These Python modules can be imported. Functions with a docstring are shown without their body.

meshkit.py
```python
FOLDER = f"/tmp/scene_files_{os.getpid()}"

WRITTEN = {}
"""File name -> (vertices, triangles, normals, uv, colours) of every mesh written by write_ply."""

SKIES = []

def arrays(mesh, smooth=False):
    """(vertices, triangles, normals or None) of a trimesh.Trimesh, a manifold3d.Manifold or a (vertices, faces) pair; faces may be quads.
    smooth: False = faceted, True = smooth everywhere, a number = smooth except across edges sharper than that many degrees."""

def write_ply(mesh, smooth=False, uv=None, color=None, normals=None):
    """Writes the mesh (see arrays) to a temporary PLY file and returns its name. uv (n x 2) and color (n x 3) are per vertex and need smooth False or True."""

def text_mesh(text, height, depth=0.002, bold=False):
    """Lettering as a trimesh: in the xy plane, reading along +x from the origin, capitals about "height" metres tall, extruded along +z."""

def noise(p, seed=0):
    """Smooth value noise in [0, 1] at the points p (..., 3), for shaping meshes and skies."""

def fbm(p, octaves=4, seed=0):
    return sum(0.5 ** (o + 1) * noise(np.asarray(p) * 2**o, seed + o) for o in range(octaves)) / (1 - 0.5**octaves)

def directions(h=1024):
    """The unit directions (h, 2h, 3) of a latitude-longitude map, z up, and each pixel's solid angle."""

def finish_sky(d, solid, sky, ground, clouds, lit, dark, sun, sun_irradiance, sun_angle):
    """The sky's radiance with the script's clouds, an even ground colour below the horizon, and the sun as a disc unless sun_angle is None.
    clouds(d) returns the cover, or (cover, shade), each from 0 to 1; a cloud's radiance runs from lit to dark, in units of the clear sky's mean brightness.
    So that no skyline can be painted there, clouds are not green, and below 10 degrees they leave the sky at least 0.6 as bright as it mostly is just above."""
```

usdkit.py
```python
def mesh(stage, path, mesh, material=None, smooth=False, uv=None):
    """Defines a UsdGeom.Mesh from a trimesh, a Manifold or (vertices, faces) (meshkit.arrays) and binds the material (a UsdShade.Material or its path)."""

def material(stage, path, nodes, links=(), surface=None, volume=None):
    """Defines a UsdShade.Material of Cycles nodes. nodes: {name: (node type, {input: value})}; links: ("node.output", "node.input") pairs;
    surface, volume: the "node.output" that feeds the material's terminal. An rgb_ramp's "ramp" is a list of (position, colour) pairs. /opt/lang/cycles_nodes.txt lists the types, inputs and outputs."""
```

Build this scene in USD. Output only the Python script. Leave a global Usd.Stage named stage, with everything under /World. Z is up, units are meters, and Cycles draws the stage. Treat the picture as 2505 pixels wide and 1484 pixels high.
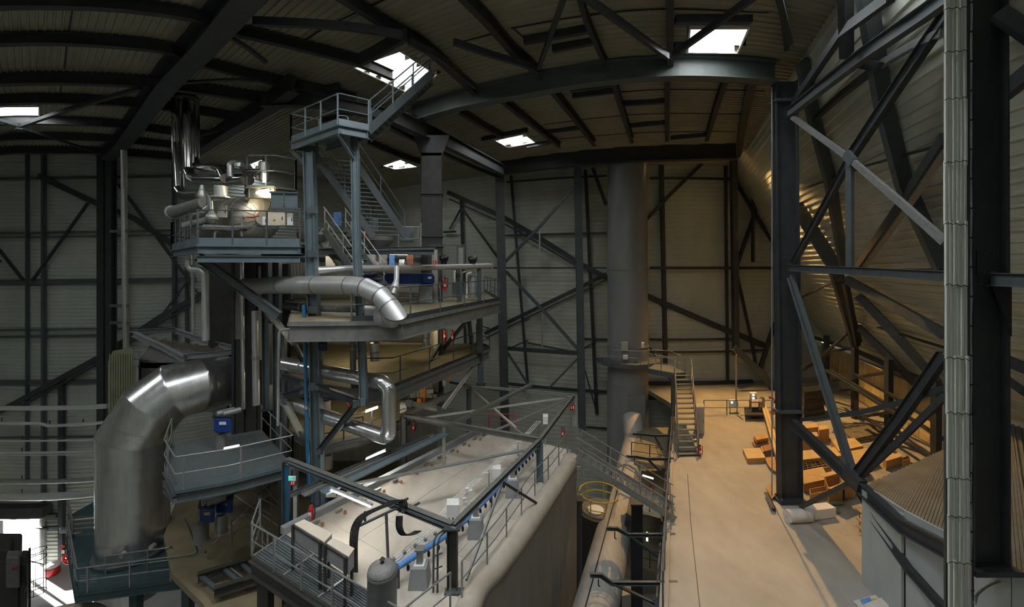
import math, random
import numpy as np
import trimesh, usdkit, meshkit
from shapely.geometry import Polygon
from pxr import Usd, UsdGeom, UsdLux, UsdShade, Gf, Sdf

stage = Usd.Stage.CreateInMemory()
UsdGeom.SetStageUpAxis(stage, 'Z')
UsdGeom.Xform.Define(stage, '/World')
HC, CX, HY = 10.5, 1252.5, 655.0          # eye height above the concrete deck, picture centre, horizon row

# ------------------------------------------------------------------ camera
cam = UsdGeom.Camera.Define(stage, '/World/camera')
cam.CreateProjectionAttr('perspective')
cam.CreateHorizontalApertureAttr(36.0)
cam.CreateFocalLengthAttr(36.0 * 1000 / 2505)
cam.CreateVerticalApertureOffsetAttr(-36.0 * 87 / 2505)
cam.CreateClippingRangeAttr(Gf.Vec2f(0.1, 400))
cam.AddTranslateOp().Set(Gf.Vec3d(0, 0, HC))
cam.AddRotateXOp().Set(90)
cam.CreateExposureAttr(0.0)

# ------------------------------------------------------------------ daylight outside (reaches the hall through the roller door only)
def material(name, nodes, links=(), surface='p.BSDF'):
    return usdkit.material(stage, '/World/Looks/' + name, nodes, links, surface)
dome = UsdLux.DomeLight.Define(stage, '/World/sky')
dome.CreateIntensityAttr(4.0)
dome.CreateColorAttr(Gf.Vec3f(0.92, 0.97, 1.0))
sun = UsdLux.DistantLight.Define(stage, '/World/sun')
sun.CreateIntensityAttr(32.0); sun.CreateNormalizeAttr(True)
sun.CreateAngleAttr(1.2)
sun.CreateColorAttr(Gf.Vec3f(1, 0.97, 0.92))
def aim(prim, loc, direction):
    z = -np.asarray(direction, float); z /= np.linalg.norm(z)
    x = np.cross([0, 0, 1], z); x /= np.linalg.norm(x) + 1e-9
    y = np.cross(z, x)
    UsdGeom.Xformable(prim).AddTransformOp().Set(Gf.Matrix4d(*x, 0, *y, 0, *z, 0, *map(float, loc), 1))
aim(sun, (-60, 60, 10), (0.92, -0.40, -0.22))

def at(px, py, d):                        # the point that lies d metres away along the floor plan
    return np.array([(px - CX) * d / 1000.0, d, HC + (HY - py) * d / 1000.0])
def on(px, py, z):                        # the point at height z
    return at(px, py, 1000.0 * (HC - z) / (py - HY))

# sodium floodlight high on the far wall
SODIUM = np.array([16.4, 32.6, 19.42])
lamp = UsdLux.SphereLight.Define(stage, '/World/sodium_light')
lamp.CreateRadiusAttr(0.16); lamp.CreateIntensityAttr(18500.0); lamp.CreateColorAttr(Gf.Vec3f(1.0, 0.57, 0.19))
shape = UsdLux.ShapingAPI.Apply(lamp.GetPrim())
shape.CreateShapingConeAngleAttr(40.0); shape.CreateShapingConeSoftnessAttr(0.55)
aim(lamp, SODIUM, (1.2, -9.4, -19.2))
SKY_L = 22.0                              # radiance of the milky skylight panes

# ------------------------------------------------------------------ materials
MATS = {}
def mat(name, col, rough=0.55, metal=0.0, var=0.18, scale=1.5, bump=0.0, bscale=30, emit=None, stretch=None, rvar=0.0, spec=0.4):
    c = np.array(col, float)
    n = {'g': ('geometry', {}), 'm': ('mapping', {'scale': stretch or (1, 1, 1)}),
         'n': ('noise_texture', {'scale': scale, 'detail': 5, 'roughness': 0.62}),
         'r': ('rgb_ramp', {'ramp': [(0.25, c * (1 - var)), (0.5, c), (0.78, np.minimum(c * (1 + var), 1))]}),
         'p': ('principled_bsdf', {'roughness': rough, 'metallic': metal, 'specular_ior_level': spec})}
    l = [('g.position', 'm.vector'), ('m.vector', 'n.vector'), ('n.fac', 'r.fac'), ('r.color', 'p.base_color')]
    if emit is not None:
        n['p'][1]['emission_strength'] = emit
        n['p'][1]['emission_color'] = tuple(c)
    if bump:
        n['bn'] = ('noise_texture', {'scale': bscale, 'detail': 3})
        n['b'] = ('bump', {'strength': bump, 'distance': 0.05})
        l += [('m.vector', 'bn.vector'), ('bn.fac', 'b.height'), ('b.normal', 'p.normal')]
    if rvar:
        n['rm'] = ('map_range', {'from_min': 0.3, 'from_max': 0.7, 'to_min': rough - rvar, 'to_max': rough + rvar, 'clamp': True})
        l += [('n.fac', 'rm.value'), ('rm.result', 'p.roughness')]
    MATS[name] = material(name, n, l)
def glow(name, col, strength):
    MATS[name] = material(name, {'e': ('emission', {'color': col, 'strength': strength})}, (), 'e.emission')

mat('anthracite', (0.037, 0.042, 0.045), 0.5, 0, 0.25, 2.0)
mat('beam_paint', (0.095, 0.112, 0.108), 0.5, 0, 0.12, 1.5)
mat('roof_steel', (0.034, 0.037, 0.037), 0.55, 0, 0.25, 2.0)
mat('blue_grey', (0.115, 0.152, 0.168), 0.45, 0, 0.14, 2.5)
mat('mid_steel', (0.075, 0.088, 0.092), 0.5, 0, 0.2, 2.5)
mat('teal_steel', (0.040, 0.072, 0.078), 0.5, 0, 0.2, 3)
mat('galvanised', (0.30, 0.31, 0.30), 0.42, 0.55, 0.18, 6)
mat('aluminium', (0.62, 0.63, 0.63), 0.27, 0.92, 0.05, 3, stretch=(1, 1, 0.1), rvar=0.03)
mat('dull_aluminium', (0.46, 0.46, 0.45), 0.42, 0.6, 0.12, 2.5, rvar=0.05)
mat('dark_steel_pipe', (0.16, 0.165, 0.17), 0.42, 0.6, 0.2, 3, 0.05, 6)
mat('lagging', (0.20, 0.20, 0.19), 0.6, 0.2, 0.25, 3, 0.3, 12)
mat('roof_sheet', (0.27, 0.255, 0.185), 0.6, 0, 0.16, 0.5, stretch=(1, 1, 1))
mat('wall_sheet', (0.46, 0.49, 0.45), 0.55, 0, 0.16, 0.35, stretch=(1, 1, 0.35))
mat('wall_panel', (0.45, 0.47, 0.40), 0.6, 0, 0.22, 0.3, stretch=(1, 1, 0.4))
mat('side_panel', (0.44, 0.47, 0.40), 0.6, 0.0, 0.2, 0.4, stretch=(1, 1, 0.6))
mat('concrete', (0.34, 0.315, 0.265), 0.62, 0, 0.22, 0.6, 0.12, 6, stretch=(1, 0.6, 1))
mat('ground_concrete', (0.46, 0.46, 0.44), 0.7, 0, 0.15, 0.8)
mat('deck_plate', (0.50, 0.45, 0.375), 0.6, 0, 0.24, 0.8, 0.05, 10, stretch=(1.3, 0.5, 1))
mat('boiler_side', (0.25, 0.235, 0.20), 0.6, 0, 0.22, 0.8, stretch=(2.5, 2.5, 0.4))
mat('roll_cladding', (0.48, 0.425, 0.345), 0.5, 0.1, 0.14, 2)
mat('polished', (0.66, 0.67, 0.67), 0.16, 1.0, 0.05, 3)
mat('bright_pipe', (0.62, 0.63, 0.63), 0.3, 0.35, 0.08, 3)
mat('duct_cover', (0.36, 0.345, 0.31), 0.62, 0.1, 0.16, 2.5, stretch=(2, .4, 2))
mat('frame_grey', (0.125, 0.125, 0.112), 0.5, 0, 0.2, 3)
mat('yellow_floor', (0.215, 0.18, 0.11), 0.6, 0, 0.2, 1.2)
mat('grating', (0.095, 0.11, 0.11), 0.65, 0.0, 0.25, 8)
mat('stack_paint', (0.20, 0.205, 0.205), 0.34, 0, 0.12, 0.8, stretch=(1, 1, 0.25))
mat('blue_paint', (0.012, 0.045, 0.22), 0.42, 0, 0.15, 4)
mat('dark_blue', (0.010, 0.018, 0.06), 0.45, 0, 0.2, 4)
mat('bright_blue', (0.03, 0.16, 0.62), 0.4, 0, 0.12, 4)
mat('header_blue', (0.12, 0.28, 0.62), 0.42, 0, 0.16, 4)
mat('pipe_blue', (0.02, 0.13, 0.26), 0.4, 0, 0.15, 4)
mat('red_paint', (0.50, 0.025, 0.03), 0.35, 0, 0.12, 5)
mat('yellow_paint', (0.62, 0.42, 0.02), 0.45, 0, 0.15, 5)
mat('orange_paint', (0.75, 0.25, 0.02), 0.45, 0, 0.15, 4)
mat('white_paint', (0.72, 0.71, 0.68), 0.45, 0, 0.06, 4)
mat('cream_paint', (0.66, 0.58, 0.47), 0.5, 0, 0.07, 3)
mat('grey_paint', (0.27, 0.285, 0.29), 0.5, 0, 0.1, 3)
mat('beige_steel', (0.39, 0.38, 0.32), 0.5, 0, 0.15, 2.5)
mat('black_rubber', (0.012, 0.012, 0.012), 0.6, 0, 0.2, 6)
mat('black_plastic', (0.02, 0.02, 0.022), 0.45, 0, 0.2, 6)
mat('cardboard', (0.46, 0.27, 0.10), 0.75, 0, 0.14, 3)
mat('cardboard_light', (0.58, 0.40, 0.19), 0.75, 0, 0.12, 3)
mat('timber', (0.62, 0.45, 0.22), 0.6, 0, 0.2, 6, stretch=(6, 1, 6))
mat('plank', (0.40, 0.30, 0.17), 0.7, 0, 0.3, 5, stretch=(1, 1, 0.5))
mat('brick_red', (0.34, 0.16, 0.08), 0.75, 0, 0.25, 6)
mat('junk', (0.16, 0.14, 0.10), 0.7, 0, 0.4, 6)
mat('orange_board', (0.60, 0.45, 0.21), 0.7, 0, 0.2, 1.5)
mat('board_edge', (0.72, 0.66, 0.50), 0.7, 0, 0.1, 4)
mat('roof_profile', (0.12, 0.125, 0.115), 0.6, 0, 0.3, 1.6, stretch=(1, 1, 1))
mat('hut_wall', (0.36, 0.39, 0.385), 0.55, 0, 0.18, 0.9, stretch=(1.5, 1.5, 0.25))
mat('hut_trim', (0.33, 0.37, 0.37), 0.5, 0, 0.15, 2)
mat('strip_sheet', (0.52, 0.55, 0.49), 0.6, 0, 0.2, 2, stretch=(8, 8, 0.15))
mat('strip_dark', (0.05, 0.055, 0.05), 0.7)
mat('plastic_wrap', (0.62, 0.58, 0.52), 0.35, 0, 0.12, 3, 0.3, 8)
mat('olive_casing', (0.20, 0.20, 0.125), 0.6, 0, 0.15, 2)
mat('machine_dark', (0.045, 0.045, 0.04), 0.6, 0, 0.3, 3)
mat('machine_grey', (0.15, 0.15, 0.14), 0.6, 0, 0.25, 3)
mat('drum_lagging', (0.34, 0.32, 0.28), 0.42, 0.6, 0.16, 3)
mat('brass', (0.55, 0.40, 0.12), 0.35, 0.8, 0.1, 5)
mat('green_paint', (0.02, 0.30, 0.14), 0.4)
mat('sign_green', (0.02, 0.45, 0.30), 0.5, emit=1.2)
mat('sign_red', (0.62, 0.02, 0.02), 0.5)
mat('outside_ground', (0.6, 0.6, 0.58), 0.8)
glow('skylight_pane', (0.93, 0.97, 1.0), SKY_L)
glow('tube_white', (1.0, 0.97, 0.90), 60.0)
glow('tube_warm', (1.0, 0.86, 0.55), 75.0)
glow('sodium_glass', (1.0, 0.6, 0.2), 40.0)
glow('indicator', (0.95, 1.0, 1.0), 3.0)

# ------------------------------------------------------------------ things, parts, sub-parts
USED = {}
def fresh(parent, name):
    k = parent + '/' + name
    USED[k] = USED.get(k, -1) + 1
    return k if USED[k] == 0 else f'{k}_{USED[k]:03d}'
def arr(mesh):
    if hasattr(mesh, 'vertices'):
        return np.array(mesh.vertices, float), np.array(mesh.faces, int)
    return np.asarray(mesh[0], float), np.asarray(mesh[1], int)
def join(ms):
    vs, fs, n = [], [], 0
    for m in ms:
        v, f = arr(m)
        if f.shape[1] == 4: f = np.vstack([f[:, [0, 1, 2]], f[:, [0, 2, 3]]])
        vs.append(v); fs.append(f + n); n += len(v)
    return np.vstack(vs), np.vstack(fs)
def tags(prim, label, cat, group, kind):
    for k, v in (('label', label), ('category', cat), ('group', group), ('kind', kind)):
        if v: prim.SetCustomDataByKey(k, v)
PENDING = []
class Thing:
    def __init__(s, name, label=None, cat=None, group=None, kind=None):
        s.path = fresh('/World', name); s.meta = (label, cat, group, kind); s.items = []; s.base = None
        PENDING.append(s)
    def part(s, name, mesh, m, smooth=False, label=None, under=None, kind=None):
        p = fresh(under or s.path, name)
        s.items.append((p, join([mesh]) if not isinstance(mesh, list) else join(mesh), m, smooth, label, kind))
        return p
    def flush(s):
        lo = np.min([i[1][0].min(0) for i in s.items], 0); hi = np.max([i[1][0].max(0) for i in s.items], 0)
        s.base = np.array([(lo[0] + hi[0]) / 2, (lo[1] + hi[1]) / 2, lo[2]])
        x = UsdGeom.Xform.Define(stage, s.path)
        x.AddTranslateOp().Set(Gf.Vec3d(*s.base)); x.AddRotateZOp().Set(0.0)
        tags(x.GetPrim(), *s.meta)
        for p, (v, f), m, sm, lab, kind in s.items:
            g = usdkit.mesh(stage, p, (v - s.base, f), MATS[m], smooth=sm)
            if lab: g.GetPrim().SetCustomDataByKey('label', lab)
            if kind: g.GetPrim().SetCustomDataByKey('kind', kind)
    def copy(s, loc, label, rotz=0.0):         # another one of the same, loc = where its base stands
        COPIES.append((s, np.asarray(loc, float), label, rotz))
COPIES = []
def solid(name, label, cat, mesh, m, smooth=False, group=None, kind=None):   # a thing that is one mesh
    v, f = join(mesh) if isinstance(mesh, list) else join([mesh])
    b = np.array([(v[:, 0].min() + v[:, 0].max()) / 2, (v[:, 1].min() + v[:, 1].max()) / 2, v[:, 2].min()])
    g = usdkit.mesh(stage, fresh('/World', name), (v - b, f), MATS[m], smooth=smooth)
    g.AddTranslateOp().Set(Gf.Vec3d(*b))
    tags(g.GetPrim(), label, cat, group, kind)
def finish():
    for t in PENDING:
        if t.items: t.flush()
    for s, loc, label, rotz in COPIES:
        x = UsdGeom.Xform.Define(stage, fresh('/World', s.path.split('/')[-1]))
        x.GetPrim().GetReferences().AddInternalReference(s.path)
        x.GetPrim().SetInstanceable(True)
        x.GetPrim().GetAttribute('xformOp:translate').Set(Gf.Vec3d(*map(float, loc)))
        x.GetPrim().GetAttribute('xformOp:rotateZ').Set(float(rotz))
        x.GetPrim().SetCustomDataByKey('label', label)

# ------------------------------------------------------------------ shapes
def unit(v):
    v = np.asarray(v, float); return v / (np.linalg.norm(v) + 1e-12)
def sweep(pts, prof, up=(0, 0, 1), turn=False):
    """A convex profile (u across, v up) swept along a polyline, mitred at its corners."""
    P = np.asarray(pts, float); n = len(P); prof = np.asarray(prof, float); k = len(prof)
    seg = np.diff(P, axis=0); seg /= np.linalg.norm(seg, axis=1, keepdims=True) + 1e-12
    V = []; s0 = None
    for i in range(n):
        a, b = seg[max(i - 1, 0)], seg[min(i, n - 2)]
        t = unit(a + b)
        s = np.cross(t, up) if s0 is None else s0 - t * np.dot(s0, t)
        if np.linalg.norm(s) < 0.05: s = np.cross(t, (0, 1, 0)) if abs(t[1]) < 0.9 else np.cross(t, (1, 0, 0))
        s = unit(s); w = np.cross(s, t); s0 = s if turn else None
        h = max(np.dot(t, b), 0.5)
        bend = unit(b - a) if np.linalg.norm(b - a) > 1e-4 else None
        off = prof[:, :1] * s + prof[:, 1:] * w
        if bend is not None:
            off = off + np.outer(off @ bend, bend) * (1 / h - 1)
        V.append(P[i] + off)
    V = np.vstack(V); F = []
    for i in range(n - 1):
        for j in range(k):
            a, b = i * k + j, i * k + (j + 1) % k
            F += [(a, b, b + k), (a, b + k, a + k)]
    for j in range(1, k - 1):
        F.append((0, j + 1, j)); F.append(((n - 1) * k, (n - 1) * k + j, (n - 1) * k + j + 1))
    F = np.array(F)[:, ::-1]
    return V, F
def rect(w, h, u=0.0, v=0.0):
    return [(u - w / 2, v - h / 2), (u + w / 2, v - h / 2), (u + w / 2, v + h / 2), (u - w / 2, v + h / 2)]
def bar(pts, w, h, up=(0, 0, 1), v=0.0):
    return sweep(pts, rect(w, h, 0, v), up)
def ibeam(pts, w, h, up=(0, 0, 1), tf=None, tw=None, v=0.0):
    tf, tw = tf or max(0.012, h * 0.05), tw or max(0.01, w * 0.06)
    return join([sweep(pts, rect(w, tf, 0, v + h / 2 - tf / 2), up), sweep(pts, rect(w, tf, 0, v - h / 2 + tf / 2), up), sweep(pts, rect(tw, h - 2 * tf, 0, v), up)])
def channel(pts, w, h, up=(0, 0, 1)):
    t = max(0.008, h * 0.06)
    return join([sweep(pts, rect(w, t, 0, h / 2 - t / 2), up), sweep(pts, rect(w, t, 0, -h / 2 + t / 2), up), sweep(pts, rect(t, h, -w / 2 + t / 2), up)])
def angle(pts, w, up=(0, 0, 1)):
    t = max(0.008, w * 0.12)
    return join([sweep(pts, rect(w, t, 0, w / 2 - t / 2), up), sweep(pts, rect(t, w, -w / 2 + t / 2, 0), up)])
def circle(r, n):
    a = np.arange(n) * 2 * np.pi / n
    return np.stack([np.cos(a) * r, np.sin(a) * r], 1)
def tube(pts, r, n=8, up=(0, 0, 1)):
    return sweep(pts, circle(r, n), up, True)
def bend(pts, R, n=5):
    """Rounds a polyline's corners to radius R."""
    P = [np.asarray(p, float) for p in pts]; out = [P[0]]
    for i in range(1, len(P) - 1):
        a, b = unit(P[i - 1] - P[i]), unit(P[i + 1] - P[i])
        ang = math.acos(np.clip(np.dot(a, b), -1, 1))
        L = min(R / max(math.tan(ang / 2), 1e-3), 0.48 * np.linalg.norm(P[i - 1] - P[i]), 0.48 * np.linalg.norm(P[i + 1] - P[i]))
        A, B = P[i] + a * L, P[i] + b * L
        for t in np.linspace(0, 1, n + 1):
            out.append((1 - t) ** 2 * A + 2 * t * (1 - t) * P[i] + t * t * B)
    return out + [P[-1]]
def curve(pts, n=24):
    """A smooth curve through the points (Catmull-Rom)."""
    P = np.asarray(pts, float)
    if len(P) < 3: return P
    Q = np.vstack([2 * P[0] - P[1], P, 2 * P[-1] - P[-2]]); out = []
    m = max(2, n // (len(P) - 1))
    for i in range(len(P) - 1):
        a, b, c, d = Q[i:i + 4]
        for t in np.arange(m) / m:
            out.append(0.5 * (2 * b + (c - a) * t + (2 * a - 5 * b + 4 * c - d) * t * t + (3 * b - a - 3 * c + d) * t ** 3))
    return np.array(out + [P[-1]])
def box(c, size, rz=0.0, bevel=0.0):
    x, y, z = np.array(size, float) / 2
    if bevel:
        b = min(bevel, 0.4 * min(x, y, z)); pts = []
        for sx in (-1, 1):
            for sy in (-1, 1):
                for sz in (-1, 1):
                    pts += [(sx * (x - b), sy * (y - b), sz * z), (sx * (x - b), sy * y, sz * (z - b)), (sx * x, sy * (y - b), sz * (z - b))]
        m = trimesh.convex.convex_hull(np.array(pts)); v, f = np.array(m.vertices), np.array(m.faces)
    else:
        v = np.array([(sx * x, sy * y, sz * z) for sz in (-1, 1) for sx, sy in ((-1, -1), (1, -1), (1, 1), (-1, 1))])
        f = np.array([(0, 2, 1), (0, 3, 2), (4, 5, 6), (4, 6, 7), (0, 1, 5), (0, 5, 4), (1, 2, 6), (1, 6, 5), (2, 3, 7), (2, 7, 6), (3, 0, 4), (3, 4, 7)])
    if rz:
        ca, sa = math.cos(rz), math.sin(rz); v = np.stack([v[:, 0] * ca - v[:, 1] * sa, v[:, 0] * sa + v[:, 1] * ca, v[:, 2]], 1)
    return v + np.asarray(c, float), f
def prism(poly, z0, z1, holes=()):
    P = Polygon([tuple(p[:2]) for p in poly], [[tuple(q[:2]) for q in h] for h in holes])
    if not P.exterior.is_ccw: P = Polygon(list(P.exterior.coords)[::-1], [list(h.coords) for h in P.interiors])
    m = trimesh.creation.extrude_polygon(P, z1 - z0, engine='earcut'); m.apply_translation((0, 0, z0))
    return np.array(m.vertices), np.array(m.faces)
def hull(pts):
    m = trimesh.convex.convex_hull(np.array(pts, float)); return np.array(m.vertices), np.array(m.faces)
def lathe(c, prof, n=24):                 # prof: (radius, height) pairs from bottom to top, about a vertical axis at c
    a = np.arange(n) * 2 * np.pi / n; V, F = [], []
    for r, h in prof: V += [(c[0] + r * math.cos(t), c[1] + r * math.sin(t), c[2] + h) for t in a]
    for i in range(len(prof) - 1):
        for j in range(n):
            p, q = i * n + j, i * n + (j + 1) % n
            F += [(p, q, q + n), (p, q + n, p + n)]
    b, t = len(V), len(V) + 1
    V += [(c[0], c[1], c[2] + prof[0][1]), (c[0], c[1], c[2] + prof[-1][1])]
    L = (len(prof) - 1) * n
    for j in range(n): F += [(b, (j + 1) % n, j), (t, L + j, L + (j + 1) % n)]
    return np.array(V), np.array(F)
def cyl(a, b, r, n=16, r2=None):
    a, b = np.asarray(a, float), np.asarray(b, float); t = unit(b - a)
    s = unit(np.cross(t, (0, 0, 1) if abs(t[2]) < 0.9 else (1, 0, 0))); w = np.cross(s, t); c = circle(1, n)
    ring = c[:, :1] * s + c[:, 1:] * w; r2 = r if r2 is None else r2
    V = np.vstack([a + ring * r, b + ring * r2, a[None], b[None]]); F = []
    for j in range(n):
        k = (j + 1) % n; F += [(j, k, k + n), (j, k + n, j + n), (2 * n, k, j), (2 * n + 1, j + n, k + n)]
    return V, np.array(F)[:, ::-1]
def quad_plate(a, b, c, d, t=0.01):
    """A thin plate through four corners (in order)."""
    a, b, c, d = [np.asarray(p, float) for p in (a, b, c, d)]
    n = unit(np.cross(b - a, d - a)) * t / 2
    return hull([p + s * n for p in (a, b, c, d) for s in (-1, 1)])
def pbox(x0, y0, x1, y1, d, depth, bevel=0.0):   # an upright box whose front fills that rectangle at distance d
    a, b = at(x0, y1, d), at(x1, y0, d)       # its sides follow the hall's radial lines
    v, f = box((0, depth / 2, (a[2] + b[2]) / 2), (b[0] - a[0], depth, b[2] - a[2]), 0, bevel)
    v[:, 0] += (a[0] + b[0]) / 2 + v[:, 1] * (a[0] + b[0]) / 2 / d * 0.9; v[:, 1] += d
    return v, f
def lerp(a, b, t): return np.asarray(a, float) * (1 - t) + np.asarray(b, float) * t
def along(pts, step):
    """Points every step metres along a polyline, its ends included."""
    P = np.asarray(pts, float); L = np.r_[0, np.cumsum(np.linalg.norm(np.diff(P, axis=0), axis=1))]
    s = np.linspace(0, L[-1], max(2, int(round(L[-1] / step)) + 1))
    return np.stack([np.interp(s, L, P[:, k]) for k in range(3)], 1)
def railing(t, base, h=1.05, step=1.5, m='galvanised', r=0.024, mids=(0.5,), toe=0.0, toe_m=None, post='post', posts=None):
    """Handrail, mid rails and posts (each a part) along the foot line base."""
    up = np.array([0, 0, 1.0]); B = [np.asarray(p, float) for p in base]
    t.part('handrail', tube(bend([p + up * h for p in B], 0.12, 3), r, 6), m, 40)
    for q in mids: t.part('mid_rail', tube(bend([p + up * h * q for p in B], 0.12, 3), r * 0.8, 6), m, 40)
    for p in (along(B, step) if posts is None else posts):
        t.part(post, box(p + up * h / 2, (0.045, 0.045, h)), m)
    if toe:
        t.part('toe_board', bar([p + up * toe / 2 for p in B], 0.012, toe), toe_m or m)
def flight(t, a, b, width, n, m='mid_steel', tread_m='grating', rail_m='galvanised', rail_h=0.95, sides=(0, 1), depth=0.25):
    """A flight of steps from a (foot, near stringer) to b (top); width is the vector across to the other stringer."""
    a, b, w = np.asarray(a, float), np.asarray(b, float), np.asarray(width, float); up = np.array([0, 0, 1.0])
    for k in (0, 1):
        t.part('stringer', bar([a + w * k, b + w * k], 0.05, 0.28), m)
    f = unit((b - a) * (1, 1, 0)); wn = unit(w); W = np.linalg.norm(w)
    for i in range(n):
        c = lerp(a, b, (i + 0.5) / n) + w / 2
        v = [c + f * sx * depth / 2 + wn * sy * (W / 2 - 0.03) + up * sz * 0.02 for sz in (-1, 1) for sx, sy in ((-1, -1), (1, -1), (1, 1), (-1, 1))]
        t.part('tread', hull(v), tread_m)
    for k in sides:
        A, B = a + w * k, b + w * k
        t.part('handrail', tube([A + up * rail_h, B + up * rail_h], 0.024, 6), rail_m, 40)
        t.part('mid_rail', tube([A + up * rail_h * 0.5, B + up * rail_h * 0.5], 0.02, 6), rail_m, 40)
        for q in np.linspace(0.03, 0.97, max(2, int(np.linalg.norm(B - A) / 1.3) + 1)):
            c = lerp(A, B, q); t.part('post', box(c + up * rail_h / 2, (0.045, 0.045, rail_h)), rail_m)

# ================================================================== the hall: curved plan, as the long walls bend round the viewer
PAN = (1645 - CX) / 1000
def W(X, Y, z):                           # X across the hall, Y down its length
    r = math.hypot(X, Y); a = math.atan2(X, Y) + PAN
    return np.array([r * a, r, z])
def d_left(px): return 33.0 / math.cos((px - 74) / 1000)
def d_back(px): return 37.0 / math.cos((px - 1645) / 1000)
GZ = -13.4                                # ground level below the deck
ROOF = 19.8
def ribbed_wall(pxs, dist, z0, z1, pitch, depth, hole=None):
    zs = []
    for k in range(int((z1 - z0) / pitch)):
        z = z0 + k * pitch
        zs += [(z, 0), (z + pitch * 0.62, 0), (z + pitch * 0.70, depth), (z + pitch * 0.92, depth)]
    zs.append((z1, 0)); nx = len(pxs)
    V = np.array([[(px - CX) * (dist(px) - o) / 1000, dist(px) - o, z] for z, o in zs for px in pxs])
    F = []
    for i in range(len(zs) - 1):
        for j in range(nx - 1):
            if hole and hole[0] <= (pxs[j] + pxs[j + 1]) / 2 <= hole[1] and (zs[i][0] + zs[i + 1][0]) / 2 < hole[2]: continue
            a = i * nx + j; F += [(a, a + 1, a + nx + 1), (a, a + nx + 1, a + nx)]
    return V, np.array(F)
def wall_pts(pts, dist, off):
    """The straight run between measured points, kept off metres in front of the wall."""
    out = []
    for (x0, y0), (x1, y1) in zip(pts[:-1], pts[1:]):
        n = max(1, int(abs(x1 - x0) / 60))
        out += [(x0 + (x1 - x0) * k / n, y0 + (y1 - y0) * k / n) for k in range(n)]
    out.append(pts[-1])
    return [at(x, y, dist(x) - off) for x, y in out]

# ---------------------------------------------------------------- ground, floor slab, walls
DOOR = (-22, 104, GZ + 3.85)
g = Thing('ground', kind='structure')
g.part('concrete_slab', box((-8, 22, GZ - 0.1), (110, 62, 0.2)), 'ground_concrete')
g.part('yard', box((-45, 75, GZ - 0.1), (90, 44, 0.2)), 'outside_ground')

fl = Thing('floor', kind='structure')
edge = [on(1590, 1700, 0), on(1612, 1484, 0), on(1622, 1300, 0), on(1632, 1150, 0), on(1642, 1040, 0), on(1648, 990, 0)]
rim = [W(14.6, Y, 0) for Y in np.linspace(37, 3, 16)]
rim[0] = at(2025, 900, d_back(2025)); far = [at(px, 900, d_back(px)) for px in np.linspace(1560, 1990, 6)]
fl.part('concrete_slab', prism([(p[0], p[1]) for p in edge] + [(p[0], p[1]) for p in far] + [(p[0], p[1]) for p in rim] + [(24, 4), (4, 4)], -0.35, 0.0), 'concrete')
fl.part('edge_beam', ibeam([p - (0, 0, 0.65) for p in edge], 0.3, 0.55), 'anthracite')
kerb = [p + (0.22, 0, 0.05) for p in edge]
fl.part('kerb', bar(kerb, 0.12, 0.10), 'concrete')
fl.part('floor_seam', bar([on(1712, 1484, 0.004), on(1690, 1280, 0.004), on(1682, 1160, 0.004)], 0.03, 0.008), 'anthracite')

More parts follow.
